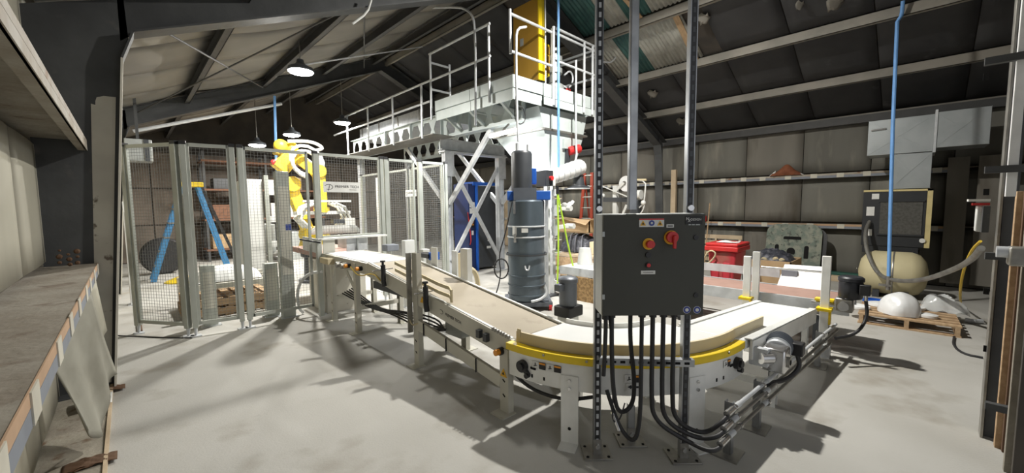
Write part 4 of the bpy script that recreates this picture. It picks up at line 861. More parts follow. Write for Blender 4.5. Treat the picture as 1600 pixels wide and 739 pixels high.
# ================================================================ DUST COLLECTOR
DX, DY = 4.14, 3.98
dc = thing('dust_collector', 'tall dark grey cylindrical dust collector on a wheeled cart', 'dust collector', (DX, DY, 0), rz=-math.radians(YAW))
r = .265
def ring(z): return [(r, z - .012), (r + .012, z - .006), (r + .012, z + .006), (r, z + .012)]
B().lathe((0, 0, .14), [(r - .02, 0), (r, .02), (r, .36)], 32).o('waste_drum', 'drum', dc, True)
B().lathe((0, 0, .50), [(r, 0), (r, .55)], 32).o('middle_section', 'drum', dc, True); B().lathe((0, 0, 1.05), [(r, 0), (r, .50), (r - .02, .52)], 32).o('filter_section', 'drum', dc, True)
for z in (.22, .36, .50, 1.05, 1.20): B().lathe((0, 0, 0), ring(z), 32).o('band', 'galv' if z > 1 else 'drum', dc, True)
B().lathe((0, 0, .80), [(r + .02, -.012), (r + .035, -.012), (r + .035, .012), (r + .02, .012), (r + .02, -.012)], 32, cap=False).o('handle_ring', 'dkgrey', dc, True)
B().bx(-.27, .34, -.14, .14, 1.57, 1.70).o('top_beam', 'blue', dc, True, bev=.01); B().bx(-.18, .14, -.2, -.13, 1.57, 1.74).o('motor_mount', 'motor', dc, True)
B().lathe((-.06, -.02, 1.70), [(.15, 0), (.15, .52), (.14, .55), (.13, .56)], 28).o('fan_motor', 'dkgrey', dc, True); B().bx(.08, .15, -.05, .1, 1.8, 2.02).o('motor_side_box', 'blue', dc, True, bev=.01)
B().cyl((-.12, 0, 2.26), (-.12, 0, 2.38), .03, 12).o('stub_pipe', 'galv', dc, True); B().cyl((.03, 0, 2.26), (.03, 0, 2.36), .02, 12).o('stub_pipe', 'galv', dc, True)
for x, y, w_, h_ in ((-.16, 1.08, .08, .13), (-.03, 1.12, .09, .06)): 
    g = math.asin(x / (r + .002)); B().bx(x - w_ / 2, x + w_ / 2, -math.sqrt(r * r - x * x) - .012, -math.sqrt(r * r - x * x) + .01, y, y + h_).o('label_plate', 'paper', dc, True)
for x in (-.17, ): B().bx(x - .015, x + .015, -.235, -.20, 1.38, 1.56).o('latch', 'chrome', dc, True); 
B().bx(-.185, -.15, -.235, -.2, .98, 1.1).o('latch', 'chrome', dc, True)
B().tube([(-.03, -.27, .66), (-.02, -.29, .60), (.02, -.29, .60), (.03, -.27, .66)], .012, 8, 1).o('lift_hook', 'galv', dc, True)
for x in (-.30, .33): 
    B().bar((x, -.18, .09), (x, .36, .09), .05, .06).o('cart_rail', 'motor', dc, True)
    for y in (-.16, .34): B().cyl((x - .02, y, .055), (x + .02, y, .055), .055, 16).o('wheel', 'red' if x > 0 and y < 0 else 'rubber', dc, True)
B().bar((-.3, -.18, .09), (.36, -.18, .09), .05, .06).o('cart_rail', 'motor', dc, True); B().bar((-.3, .34, .09), (.36, .34, .09), .05, .06).o('cart_rail', 'motor', dc, True)
B().bx(-.28, .31, -.16, .3, .12, .14).o('cart_deck', 'motor', dc, True)
B().bar((.30, .02, .1), (.30, .02, 1.66), .05, .04, up=(1, 0, 0)).o('upright', 'galv', dc, True)
B().tube([(.25, -.2, .35), (.28, -.22, .25), (.18, -.28, .18), (.05, -.3, .16)], .02, 8, 2).o('drain_hose', 'galv', dc, True)
B().tube([(-.2, -.22, 1.55), (-.3, -.26, 1.1), (-.4, -.24, .8), (-.36, -.26, .5), (-.5, -.3, .1), (-.6, -.3, .02)], .009, 6, 2).o('power_cord', 'rubber', dc, True)
B().tube([(-.36 + .10 * math.cos(a), -.26, .62 + .14 * math.sin(a)) for a in [k * .5 for k in range(26)]], .01, 6).o('coiled_cord', 'rubber', dc, True)

# ================================================================ MEZZANINE
mz = thing('mezzanine', 'pale steel mezzanine with pierced beams, braced legs and railed platform', 'platform', (5.4, 5.6, 0))
def cast_beam(X, y0, y1, z0=2.86, h=.46, cell=.42):
    b = B(); n = int((y1 - y0) / cell); cw = (y1 - y0) / n; zc = z0 + h / 2; t = .012
    for i in range(n):
        ya, yb = y0 + i * cw, y0 + (i + 1) * cw; yc = (ya + yb) / 2
        outer = [(ya, z0), (yc, z0), (yb, z0), (yb, zc), (yb, z0 + h), (yc, z0 + h), (ya, z0 + h), (ya, zc)]
        rr, hh = cw * .40, h * .36
        inner = [(yc - rr * .5, zc - hh), (yc, zc - hh), (yc + rr * .5, zc - hh), (yc + rr, zc), (yc + rr * .5, zc + hh), (yc, zc + hh), (yc - rr * .5, zc + hh), (yc - rr, zc)]
        o = len(b.v)
        for dx in (0, t):
            b.v += [Vector((X + dx, y, z)) for y, z in outer] + [Vector((X + dx, y, z)) for y, z in inner]
        for k in range(8):
            k2 = (k + 1) % 8
            b.f.append((o + k, o + k2, o + 8 + k2, o + 8 + k)); b.f.append((o + 16 + k2, o + 16 + k, o + 24 + k, o + 24 + k2)); b.f.append((o + 8 + k, o + 8 + k2, o + 24 + k2, o + 24 + k))
    b.o('beam_web', 'mezz', mz)
    for z in (z0 - .006, z0 + h + .006): B().bx(X - .07, X + .082, y0, y1, z - .007, z + .007).o('beam_flange', 'mezz', mz)
    for y in (y0 + .02, 5.9, 6.8, 8.0, 9.2): 
        if y < y1: B().bx(X - .06, X, y - .005, y + .005, z0, z0 + h).o('stiffener', 'mezz', mz)
cast_beam(4.68, 4.5, 11.2); cast_beam(6.24, 4.5, 11.2)
for x in (4.75, 6.2):
    B().ibeam((x, 6.8, 0), (x, 6.8, 2.62), .13, .15, .012, up=(1, 0, 0)).o('leg', 'galv', mz); B().bx(x - .12, x + .12, 6.68, 6.92, 0, .02).o('leg_plate', 'galv', mz)
    B().ibeam((x, 10.9, 0), (x, 10.9, 2.84), .13, .15, .012, up=(1, 0, 0)).o('leg', 'galv', mz); B().bx(x - .12, x + .12, 10.78, 11.02, 0, .02).o('leg_plate', 'galv', mz)
    B().bx(x - .10, x + .02 + .1, 6.71, 6.73, 2.1, 2.6).o('gusset_plate', 'galv', mz)
B().ibeam((4.6, 6.8, 2.74), (6.36, 6.8, 2.74), .14, .22, .012).o('cap_beam', 'galv', mz)
for z in (2.58, ): B().bx(4.62, 6.34, 6.68, 6.9, z, z + .03).o('cap_plate', 'galv', mz)
B().bar((4.80, 6.74, 2.36), (6.14, 6.74, .25), .07, .05, up=(0, 1, 0)).o('cross_brace', 'galv', mz); B().bar((6.14, 6.78, 2.36), (4.80, 6.78, .35), .07, .05, up=(0, 1, 0)).o('cross_brace', 'galv', mz)
for y1 in (5.35, 8.3): 
    B().bar((4.75, 6.8 + (-.07 if y1 < 6 else .07), 1.55), (4.70, y1, 2.84), .09, .06, up=(1, 0, 0)).o('knee_brace', 'galv', mz); B().bar((6.2, 6.8 + (-.07 if y1 < 6 else .07), 1.55), (6.17, y1, 2.84), .09, .06, up=(1, 0, 0)).o('knee_brace', 'galv', mz)
# platform
PX0, PX1, PY0, PY1 = 4.2, 6.16, 4.28, 6.34
B().bx(PX0, PX1, PY0, PY1, 3.345, 3.37).o('deck', 'mezz', mz)
def toe(p, q, z0, z1, n):
    p, q = Vector(p), Vector(q)
    for k in range(n):
        a = p + (q - p) * (k / n + .003); b_ = p + (q - p) * ((k + 1) / n - .003); zc = Vector((0, 0, (z0 + z1) / 2)); B().bar(a + zc, b_ + zc, .012, z1 - z0).o('fascia_panel', 'mezz', mz)
toe((PX0, PY0, 0), (PX0, PY1, 0), 3.24, 3.42, 2); toe((PX0 + .02, PY0, 0), (PX0 + .02, PY1, 0), 3.07, 3.23, 2)
toe((PX0, PY0, 0), (4.85, PY0, 0), 3.24, 3.42, 1); toe((PX0, PY0 + .02, 0), (4.85, PY0 + .02, 0), 3.07, 3.23, 1)
toe((4.85, PY0 - .02, 0), (PX1, PY0 - .02, 0), 3.22, 3.42, 3); toe((4.82, PY0 - .05, 0), (PX1 + .04, PY0 - .05, 0), 3.08, 3.2, 1)
toe((PX1, PY0, 0), (PX1, PY1, 0), 3.1, 3.42, 2); toe((PX0, PY1, 0), (PX1, PY1, 0), 3.1, 3.42, 2)
for y in (4.7, 5.5, 6.2):
    B().bx(PX0, PX1, y - .03, y + .03, 3.32, 3.345).o('joist', 'mezz', mz); B().bar((4.66, y, 2.92), (PX0 + .04, y, 3.2), .05, .04).o('bracket', 'mezz', mz)
# railings
def rail(pts, zs, name, posts, ztop, zb, m='galv', r=.021):
    for z in zs: B().tube([Vector((x, y, z)) for x, y in pts], r, 8).o(name, m, mz)
    for x, y in posts: B().cyl((x, y, zb), (x, y, ztop), r, 8).o('rail_post', m, mz)
rail([(4.17, 4.75), (4.17, 6.45)], (4.28, 3.80), 'hand_rail', [(4.17, 4.78), (4.17, 6.42)], 4.28, 3.1)
rail([(4.12, 4.25), (5.05, 4.25)], (4.24, 3.72), 'hand_rail', [(4.12, 4.25), (5.05, 4.25)], 4.3, 3.68); B().cyl((5.05, 4.22, 3.1), (5.05, 4.22, 4.32), .026, 8).o('rail_post', 'galv', mz)
rail([(5.05, 4.2), (6.3, 4.2), (6.3, 5.2)], (4.30, 4.22, 3.80), 'hand_rail', [(5.85, 4.2), (6.1, 4.2), (6.28, 4.25)], 4.3, 3.1)
rail([(4.17, 6.45), (4.17, 11.2)], (3.81, 3.44), 'walkway_rail', [(4.17, 6.75), (4.17, 7.9), (4.17, 9.1), (4.17, 10.3)], 3.81, 2.8)
rail([(4.20, 6.45), (4.62, 6.45)], (4.14, 3.66), 'hand_rail', [(4.62, 6.45)], 4.2, 3.6)
B().bx(4.72, 6.1, 6.45, 11.2, 3.335, 3.36).o('walkway', 'galv', mz); B().bx(4.17, 4.68, 6.4, 11.2, 2.835, 2.85).o('walkway_bracket', 'dull', mz)
tr = thing('roller_trough', 'shiny blue grey sheet trough lying along the walkway', 'trough', (4.95, 9.5, 3.36))
B().bx(4.88, 4.90, 7.9, 11.2, 3.38, 3.68).o('side_sheet', 'galv', tr); B().bx(5.5, 5.52, 7.9, 11.2, 3.38, 3.68).o('side_sheet', 'galv', tr); B().bx(4.88, 5.52, 7.9, 11.2, 3.362, 3.38).o('floor_sheet', 'galv', tr)
for y in (8.0, 9.0, 10.0, 11.0): B().bx(4.865, 4.88, y - .02, y + .02, 3.365, 3.69).o('rib', 'dull', tr)
# yellow cabinet on the platform
yc = thing('yellow_cabinet', 'tall ochre yellow machine cabinet on the mezzanine platform', 'cabinet', (4.95, 4.7, 3.37))
B().bx(4.90, 5.00, 4.42, 4.98, 3.52, 4.80).o('body', 'cab_y', yc, bev=.006); B().bx(4.90, 5.03, 4.40, 4.42, 3.52, 4.80).o('front_edge', 'yellow', yc)
gr = B().bx(5.03, 5.19, 4.42, 4.6, 3.62, 4.14).o('vent_box', 'yellow', yc, bev=.015)
for k in range(3):
    for j in range(2): B().bx(5.045 + .07 * j, 5.105 + .07 * j, 4.408, 4.42, 3.67 + .15 * k, 3.79 + .15 * k).o('vent_cell', 'cab_y', gr)
plate(yc, 'instruction_plate', 'boxside', (4.898, 4.78, 4.2), (0, -1, 0), (0, 0, 1), .08, .12)
for y in (4.5, 4.9): B().bx(4.88, 5.1, y - .04, y + .04, 3.37, 3.52).o('foot', 'dkgrey', yc)
vt = thing('valve_unit', 'grey ribbed valve unit with looped hose beside the yellow cabinet', 'valve', (5.55, 4.62, 3.37))
B().lathe((5.55, 4.62, 3.37), [(.2, 0), (.16, .22), (.1, .26), (.1, .4), (.14, .42), (.14, .5), (.1, .52), (.1, .6), (.14, .62), (.14, .7), (.1, .72), (.1, .85)], 18).o('body', 'boxside', vt)
B().tube([(5.65, 4.55, 3.62), (5.8, 4.5, 3.55), (5.95, 4.5, 3.75), (5.85, 4.5, 3.9), (5.7, 4.52, 3.78)], .016, 8, 2).o('hose', 'galv', vt); B().ball((5.78, 4.5, 3.52), .05).o('red_cap', 'red', vt)
# hopper
hp = thing('hopper', 'pale grey steel hopper hanging below the mezzanine platform', 'hopper', (5.45, 4.8, 2.05))
def frus(r0, r1, z0, z1, nm, m='mezz'):
    (a, b_, c, d), (e, f, g, h) = r0, r1
    B().hexa([(a, c, z0), (b_, c, z0), (b_, d, z0), (a, d, z0), (e, g, z1), (f, g, z1), (f, h, z1), (e, h, z1)]).o(nm, m, hp)
frus((4.95, 6.02, 4.34, 5.5), (4.82, 6.12, 4.34, 5.6), 2.74, 3.08, 'upper_body'); frus((5.14, 5.74, 4.36, 4.95), (4.95, 6.02, 4.34, 5.5), 2.06, 2.72, 'lower_cone')
frus((4.90, 6.08, 4.29, 5.55), (4.90, 6.08, 4.29, 5.55), 2.715, 2.745, 'flange', 'dull')
for x in (5.15, 5.72): B().bx(x - .008, x + .008, 4.325, 4.34, 2.76, 3.07).o('seam', 'mezz', hp)
B().bx(5.42, 5.62, 4.30, 4.355, 2.46, 2.62).o('vibrator_plate', 'mezz', hp); v_ = B().cyl((5.55, 4.32, 2.42), (5.78, 4.25, 2.48), .075, 16).o('vibrator', 'red', hp)
B().bx(5.5, 5.6, 4.31, 4.36, 2.2, 2.45).o('vibrator_bracket', 'dkgrey', hp)
# pipes in front of the hopper
bl = pY(872.5, 130, 4.12); pipe('air_pipe', 'bright blue vertical air pipe in front of the hopper', 'pipe', [Vector((bl.x, 4.12, zr(bl.x) - .02)), Vector((bl.x, 4.12, 2.06))], .02, 'pipe_b')
q = pY(906, 130, 4.1); pipe('vertical_conduit', 'thin pale conduit down the right front of the hopper', 'pipe', [Vector((q.x, 4.18, 3.92)), Vector((q.x, 4.18, 2.6)), Vector((q.x + .03, 4.18, 2.3)), Vector((q.x - .1, 4.18, 2.16))], .018, 'galv', 1)
q = pY(807, 130, 4.15); pipe('vertical_conduit', 'bent conduit rising past the near corner of the platform', 'pipe', [pY(822, 42, 4.15), pY(809, 44, 4.15), pY(806, 60, 4.15), Vector((q.x, 4.15, 2.95)), Vector((q.x + .02, 4.15, 2.42))], .018, 'galv', 1)
pipe('cable_loop', 'dark cable looped under the near corner of the platform', 'cable', [pY(806, 150, 4.18), pY(803, 185, 4.18), pY(812, 196, 4.18), pY(822, 188, 4.18), pY(818, 168, 4.18), pY(808, 165, 4.18)], .008, 'rubber', 2)
pipe('roof_conduit', 'galvanized conduit pair bend beside the strut frame under the roof', 'pipe', [pY(925, 88, 4.4), pY(950, 100, 4.4), pY(962, 92, 4.4), pY(964, 78, 4.4)], .016, 'galv', 1)
q = pY(852, 40, 4.34); pipe('hanger_rod', 'thin pale rod from the roof to the platform rail beside the yellow cabinet', 'rod', [Vector((q.x, 4.34, zr(q.x) - .04)), Vector((q.x, 4.34, 3.38))], .012, 'galv')
# ================================================================ BAG FILLING STATION BELOW THE HOPPER
fs = thing('bag_filling_spout', 'white plastic wrapped bag filling head below the hopper', 'machine', (5.6, 4.23, 0))
a, b_ = pY(858, 278, 4.15), pY(904, 262, 4.15)
B().cyl(a, b_, .12, 18, .14).o('wrapped_tube', 'plastic_w', fs); B().ball(b_, .14).o('wrapped_end', 'plastic_w', fs)
for k in range(5): c = a + (b_ - a) * (.12 + .18 * k); B().cyl(c, c + (b_ - a).normalized() * .012, .128 + .004 * k, 18).o('tie_band', 'galv', fs)
q = pY(851, 279, 4.08); B().bx(q.x - .09, q.x + .09, 3.98, 4.18, q.z - .12, q.z + .12).o('switch_box', 'dkgrey', fs, bev=.008); B().bx(q.x + .09, q.x + .15, 3.99, 4.17, q.z - .11, q.z + .11).o('switch_box_side', 'paper', fs)
B().cyl((q.x + .02, 3.98, q.z), (q.x + .02, 3.94, q.z), .035, 14).o('red_knob', 'red', fs)
c = pY(904, 285, 4.15); B().lathe((c.x, c.y, c.z - .1), [(.19, 0), (.19, .02), (.11, .05), (.08, .2), (.10, .22)], 22).o('spout_cone', 'dkgrey', fs); B().lathe((c.x, c.y, c.z - .115), [(.2, 0), (.2, .015)], 22).o('spout_rim', 'galv', fs)
for dx in (.06, .2): B().bar((a.x + dx, 4.25, 0), (a.x + dx, 4.25, a.z), .07, .07, up=(1, 0, 0)).o('column', 'plastic_w', fs)
B().bx(a.x - .02, a.x + .28, 4.13, 4.43, 0, .03).o('base', 'dkgrey', fs)
for z, l in ((1.42, .34), (1.12, .42)): B().bar((a.x + .1, 4.17, z), (a.x + .1 + l, 4.15, z + .03), .05, .06).o('clamp_arm', 'white', fs); B().cyl((a.x + .1 + l, 4.20, z + .02), (a.x + .1 + l, 4.05, z + .02), .045, 12).o('clamp_pad', 'white', fs)
B().grid(lambda u, v: (a.x + .2 + .4 * u, 4.10 + .15 * v, 1.46 + .10 * u + .05 * math.sin(6 * u + 5 * v) - .1 * v), 8, 6).o('plastic_wrap', 'plastic_w', fs, solid=.004)
B().bx(a.x + .10, a.x + .2, 4.11, 4.19, 1.0, 1.75).o('valve_block', 'galv', fs, bev=.01)
for k, z in enumerate((1.62, 1.3, .95, .75)): B().cyl((a.x + .02, 4.08, z), (a.x + .2, 4.08, z), .03, 10).o('fitting', 'chrome', fs)
h0 = pY(871, 300, 3.93)
h1, h2 = pY(871, 444, 3.93), pY(904, 443, 3.89)
lh = thing('air_hose', 'lime green air hose hanging in two strands below the filling head', 'hose', (h0.x, h0.y, h1.z))
B().tube([h0, (h0 + h1) / 2 + Vector((.03, 0, 0)), h1], .013, 8, 2).o('strand', 'lime', lh); B().tube([h0, pY(879, 340, 3.93), pY(892, 405, 3.91), h2], .013, 8, 2).o('strand', 'lime', lh)
B().cyl(h0 + Vector((0, 0, -.03)), h0 + Vector((0, 0, .09)), .022, 10).o('coupling', 'black', lh); B().tube([h1 + Vector((.05 * math.cos(g), .05 * math.sin(g), .10 - .012 * g)) for g in [k * .6 for k in range(32)]], .004, 5).o('coil_spring', 'galv', lh)
# board under the line and the packing bench with its clutter
B().bx(4.99, 5.01, 2.62, 4.04, .0, .37).o('osb_board', 'osb', label='brown chipboard panel standing under the long low conveyor', category='board')
pb = thing('packing_bench', 'cluttered wooden packing bench behind the long low conveyor', 'bench', (6.4, 3.8, 0))
B().bx(5.95, 6.9, 2.6, 5.2, .52, .56).o('top', 'wood_p', pb); 
for x in (6.0, 6.85):
    for y in (2.65, 5.15): B().bx(x - .04, x + .04, y - .04, y + .04, 0, .52).o('leg', 'wood_p', pb)
B().bx(5.95, 5.98, 2.6, 5.2, .34, .51).o('apron', 'wood', pb)
for z in (.15, .3): B().bx(6.0, 6.9, 2.65, 5.15, z, z + .03).o('shelf', 'wood', pb)
cn = pX(914, 408, 5.9)
def cone(x, yb, X, h, label, z=.66):
    q = pX(x, yb, X); B().lathe((X, q.y, z), [(.125, 0), (.125, .02), (.11, h * .6), (.095, h), (.02, h + .01)], 20).o('thread_cone', 'sheet_w', label=label, category='thread cone')
cone(914, 418, 5.45, .27, 'big white cone of thread on the low white table beside the control box', .509)
bx_ = thing('open_carton', 'open cardboard carton with raised flaps on the packing bench', 'carton', (6.45, 4.2, .66))
y0, y1 = pX(921, 360, 6.3).y, pX(868, 360, 6.3).y
B().bx(6.3, 6.32, y0, y1, 0.96, 1.2).o('side', 'card', bx_); B().bx(6.72, 6.74, y0, y1, 0.96, 1.2).o('side', 'card', bx_); B().bx(6.3, 6.74, y0, y0 + .02, 0.96, 1.2).o('side', 'card', bx_); B().bx(6.3, 6.74, y1 - .02, y1, 0.96, 1.2).o('side', 'card', bx_); B().bx(6.3, 6.74, y0, y1, 0.95, 0.97).o('bottom', 'card', bx_)
B().hexa([(6.3, y0, 1.2), (6.3, y1, 1.2), (6.32, y1, 1.2), (6.32, y0, 1.2), (6.1, y0 - .05, 1.12), (6.1, y1, 1.30), (6.12, y1, 1.31), (6.12, y0 - .05, 1.13)]).o('flap', 'card', bx_); B().bar((6.5, y0, 1.2), (6.5, y0 - .22, 1.28), .4, .01).o('flap', 'card', bx_)
y0, y1 = pX(914, 385, 6.1).y, pX(866, 385, 6.1).y
dk = B().grid(lambda u, v: (6.24 + .5 * v, y0 + (y1 - y0) * u, .565 + .36 * (abs(math.sin(math.pi * u)) ** .3) * abs(math.sin(math.pi * min(1, max(0, v))) ** .3) + .012 * math.sin(20 * u + 8 * v)), 18, 12); dk.bx(6.26, 6.72, y0 + .02, y1 - .02, .562, .58)
dk = dk.o('bag_bundle', 'bagdk', label='dark bundle of folded bags with pale stripes on the packing bench', category='bags')
for u in (.25, .45, .62): y = y0 + (y1 - y0) * u; B().tube([(6.24, y, .57), (6.245, y, .78), (6.28, y, .90), (6.4, y, .94)], .012, 6).o('stripe', 'bag_s', dk)
B().bx(6.2, 6.55, y0 - .34, y0 - .03, .562, .80).o('carton', 'cream', bev=.006, label='yellowish carton on the packing bench right of the dark bundle of bags', category='carton')
# orange ladder
ol = thing('extension_ladder', 'dark orange ladder leaning in the corner behind the hopper', 'ladder', (8.4, 7.4, 0))
a1, a2 = pX(907, 350, 9.0), pX(914, 268, 9.0); c1, c2_ = pX(924, 350, 9.0), pX(925, 268, 9.0)
def ext(p, q, z): return p + (q - p) * ((z - p.z) / (q.z - p.z))
L0, L1, R0, R1 = ext(a1, a2, 0), ext(a1, a2, 2.35), ext(c1, c2_, 0), ext(c1, c2_, 2.35)
B().bar(L0, L1, .09, .03, up=(1, 0, 0)).o('side_rail', 'ladder_o', ol); B().bar(R0, R1, .09, .03, up=(1, 0, 0)).o('side_rail', 'ladder_o', ol)
for k in range(8): z = .25 + .29 * k; B().cyl(ext(L0, L1, z), ext(R0, R1, z), .018, 8).o('rung', 'dull', ol)
B().bar(ext(L0, L1, 2.3), Vector((9.9, L0.y + .1, 0)), .04, .04).o('rear_rail', 'ladder_o', ol)
# blue cabinet
bc = thing('electrical_cabinet', 'tall dark blue electrical cabinet behind the mezzanine legs', 'cabinet', (5.95, 7.4, 0))
B().bx(5.55, 5.78, 7.15, 7.7, .0, 2.0).o('side_cabinet', 'blue_d', bc, bev=.01); B().bx(5.80, 6.42, 7.1, 7.7, .05, 1.96).o('main_cabinet', 'dkgrey', bc, bev=.01)
B().bx(5.68, 6.44, 7.12, 7.72, 1.96, 2.04).o('blue_top', 'blue', bc); B().bx(5.76, 5.80, 7.10, 7.7, 0, 2.0).o('blue_edge', 'blue', bc)
for x, z, w_, h_, m in ((5.66, 1.52, .15, .12, 'paper'), (5.66, 1.38, .15, .12, 'paper'), (5.66, 1.1, .12, .2, 'black'), (5.66, .88, .06, .1, 'paper'), (6.1, .70, .07, .08, 'paper'), (6.1, .52, .13, .06, 'paper')): plate(bc, 'label_plate', m, (x, 7.095 if x > 5.8 else 7.145, z), (1, 0, 0), (0, 0, 1), w_, h_)
for z in (1.07, 1.13): B().cyl((5.66, 7.142, z), (5.66, 7.12, z), .02, 12).o('knob', 'orange', bc)
B().tube([(5.5, 7.1, 1.35), (5.48, 7.0, .9), (5.5, 7.0, .7), (5.56, 7.12, .62)], .012, 6, 2).o('cable', 'red', bc)
# pale boards of the right wall seen past the cabinet
bd = None
for k in range(9):
    if bd is None: bd = B().bx(10.02, 10.05, 8.6, 8.84, .05, 1.75).o('board', 'wood_p', wr)
    else: inst(bd, (random.uniform(0, .01), .27 * k, random.uniform(-.03, .03)))
B().bx(9.98, 10.02, 8.5, 11.1, .82, .92).o('batten', 'wood_p', wr)

# ================================================================ STITCHING MACHINE, BIN, CARTON, PLATE ALONG THE RIGHT WALL
sm = thing('stitching_machine', 'white stitching machine with a thread disc rising behind the control box', 'machine', (7.2, 4.2, 0))
X = 7.2
def S(x, y): return pX(x, y, X)
B().cyl(S(979, 287) - Vector((.03, 0, 0)), S(979, 287) + Vector((.05, 0, 0)), .155, 24).o('thread_disc', 'sheet_w', sm); B().cyl(S(977, 286) - Vector((.05, 0, 0)), S(977, 286) - Vector((.03, 0, 0)), .04, 14).o('disc_hub', 'dull', sm)
B().bar(S(977, 286) - Vector((.06, 0, 0)), S(963, 300) - Vector((.06, 0, 0)), .03, .05).o('arm', 'white', sm)
q = S(962, 290); B().bar((X, q.y, 0), (X, q.y, q.z), .09, .08, up=(1, 0, 0)).o('column', 'white', sm)
a, b_ = S(945, 312), S(985, 312); B().bar(a, b_, .12, .09).o('head_bar', 'dkgrey', sm)
B().bar(S(942, 290) - Vector((.08, 0, 0)), S(985, 308) - Vector((.08, 0, 0)), .02, .02).o('tie_rod', 'white', sm)
B().bar(S(980, 320), S(974, 334), .05, .05, up=(1, 0, 0)).o('foot_lever', 'white', sm); q = S(993, 325); B().bx(X - .08, X + .1, q.y - .08, q.y + .08, .6, 1.58).o('motor_case', 'dkgrey', sm, bev=.01); B().cyl((X, q.y + .1, 1.68), (X, q.y - .12, 1.68), .09, 16).o('motor', 'white', sm)
B().tube([S(991, 281), S(1009, 283), S(1008, 300), S(1006, 318), S(998, 325)], .014, 8, 1).o('thread_guide', 'white', sm); B().tube([S(991, 281), S(1010, 281)], .02, 8).o('guide_bar', 'cream', sm)
B().ball(S(1005, 317), .05).o('tension_knob', 'white', sm); B().ball(S(942, 306), .05).o('tension_knob', 'white', sm)
B().tube([S(1007, 320), S(1004, 330), S(998, 336), S(1000, 345)], .01, 6, 2).o('thread', 'sheet_w', sm)
B().bx(X - .3, X + .3, S(985, 320).y - .2, S(950, 320).y + .1, 0, .05).o('base', 'dkgrey', sm)
wp = pX(1051, 265, 9.7); B().bx(9.75, 9.84, wp.y - .06, wp.y + .06, 0, wp.z).o('timber', 'wood_p', label='pale upright timber leaning at the right wall column', category='timber', bev=.004)
rbn = thing('waste_bin', 'red wheeled plastic bin with dusty sides beside the control box', 'bin', (7.05, 2.25, 0))
q0, q1 = pX(1110, 400, 7.0).y, pX(1154, 400, 7.0).y; zt = pX(1130, 382, 7.0).z
B().hexa([(6.93, q1 + .06, .05), (6.93, q0 - .06, .05), (7.3, q0 - .06, .05), (7.3, q1 + .06, .05), (6.86, q1, zt - .1), (6.86, q0, zt - .1), (7.42, q0, zt - .1), (7.42, q1, zt - .1)]).o('body', 'bin_r', rbn, bev=.03)
B().bx(6.82, 7.46, q1 - .04, q0 + .04, zt - .1, zt - .02).o('rim', 'red', rbn, bev=.015); B().bx(6.84, 7.48, q1 - .03, q0 + .03, zt - .02, zt + .03).o('lid', 'red', rbn, bev=.015)
for y in (q0 - .12, q1 + .14): B().bx(6.875, 6.92, y - .06, y + .06, .2, .55).o('rib_panel', 'bin_r', rbn, bev=.02)
for y in (q0 - .05, q1 + .05): B().cyl((7.3, y - .03, .09), (7.3, y + .03, .09), .09, 16).o('wheel', 'rubber', rbn)
B().grid(lambda u, v: (6.95 + .3 * u, q0 - .1 - .3 * v, zt + .04 + .03 * math.sin(5 * u) * math.sin(4 * v)), 6, 6).o('paper_scrap', 'paper', solid=.003, label='crumpled white paper lying on the red bin lid', category='paper')
pipe('loose_cord', 'loose pale yellow cord hanging beside the red bin', 'cord', [pX(1098, 415, 6.83), pX(1112, 408, 6.83), pX(1120, 395, 6.81), pX(1108, 390, 6.81), pX(1100, 404, 6.83)], .012, 'cream', 2)
lp_ = thing('leaning_pallet', 'wooden pallet leaning upright on the right wall behind the red bin', 'pallet', (9.9, 3.4, 0))
ya, yb = pX(1098, 370, 9.85).y + .25, pX(1160, 370, 9.85).y; zt = pX(1130, 368, 9.85).z
for k in range(6): z = .02 + (zt - .1) * k / 5; B().bar((9.78 + .06 * k / 5, ya, z + .05), (9.78 + .06 * k / 5, yb, z + .05), .02, .09).o('deck_board', 'wood_p', lp_)
for y in (ya - .05, (ya + yb) / 2, yb + .05): B().bar((9.82, y, 0), (9.88, y, zt), .04, .09, up=(1, 0, 0)).o('stringer', 'wood_p', lp_)
bs = pX(1106, 340, 9.6); B().cyl((9.45, bs.y, 0), (9.7, bs.y, 1.5), .014, 8).o('broom_handle', 'wood', label='thin wooden broom handle standing behind the red bin', category='handle')
rc = pX(1098, 341, 9.9); B().lathe((9.98, rc.y, 1.07), [(.06, 0), (.06, .12), (.03, .13), (.03, .17)], 14).o('can', 'red', label='small red and white can on the lower wall ledge', category='can')
cbx2 = thing('parts_carton', 'large open cardboard carton heaped with dark parts', 'carton', (8.2, 1.75, 0))
q0, q1 = pX(1160, 420, 7.9).y, pX(1236, 420, 7.9).y; zt = pX(1200, 407, 7.9).z
for x0, x1, y0, y1 in ((7.9, 7.92, q1, q0), (8.7, 8.72, q1, q0), (7.9, 8.72, q1, q1 + .02), (7.9, 8.72, q0 - .02, q0)): B().bx(x0, x1, y0, y1, 0, zt).o('side', 'card', cbx2)
B().bx(7.9, 8.72, q1, q0, 0, .02).o('bottom', 'card', cbx2)
hpz = B().grid(lambda u, v: (7.93 + .76 * u, q1 + .03 + (q0 - q1 - .06) * v, zt - .08 + .24 * math.sin(math.pi * u) ** .6 * math.sin(math.pi * v) ** .5 + .03 * math.sin(31 * u + 17 * v) * math.cos(23 * v)), 26, 30).o('parts_heap', 'bagdk', kind='stuff', label='heap of dark plastic parts filling the large open carton', category='parts')
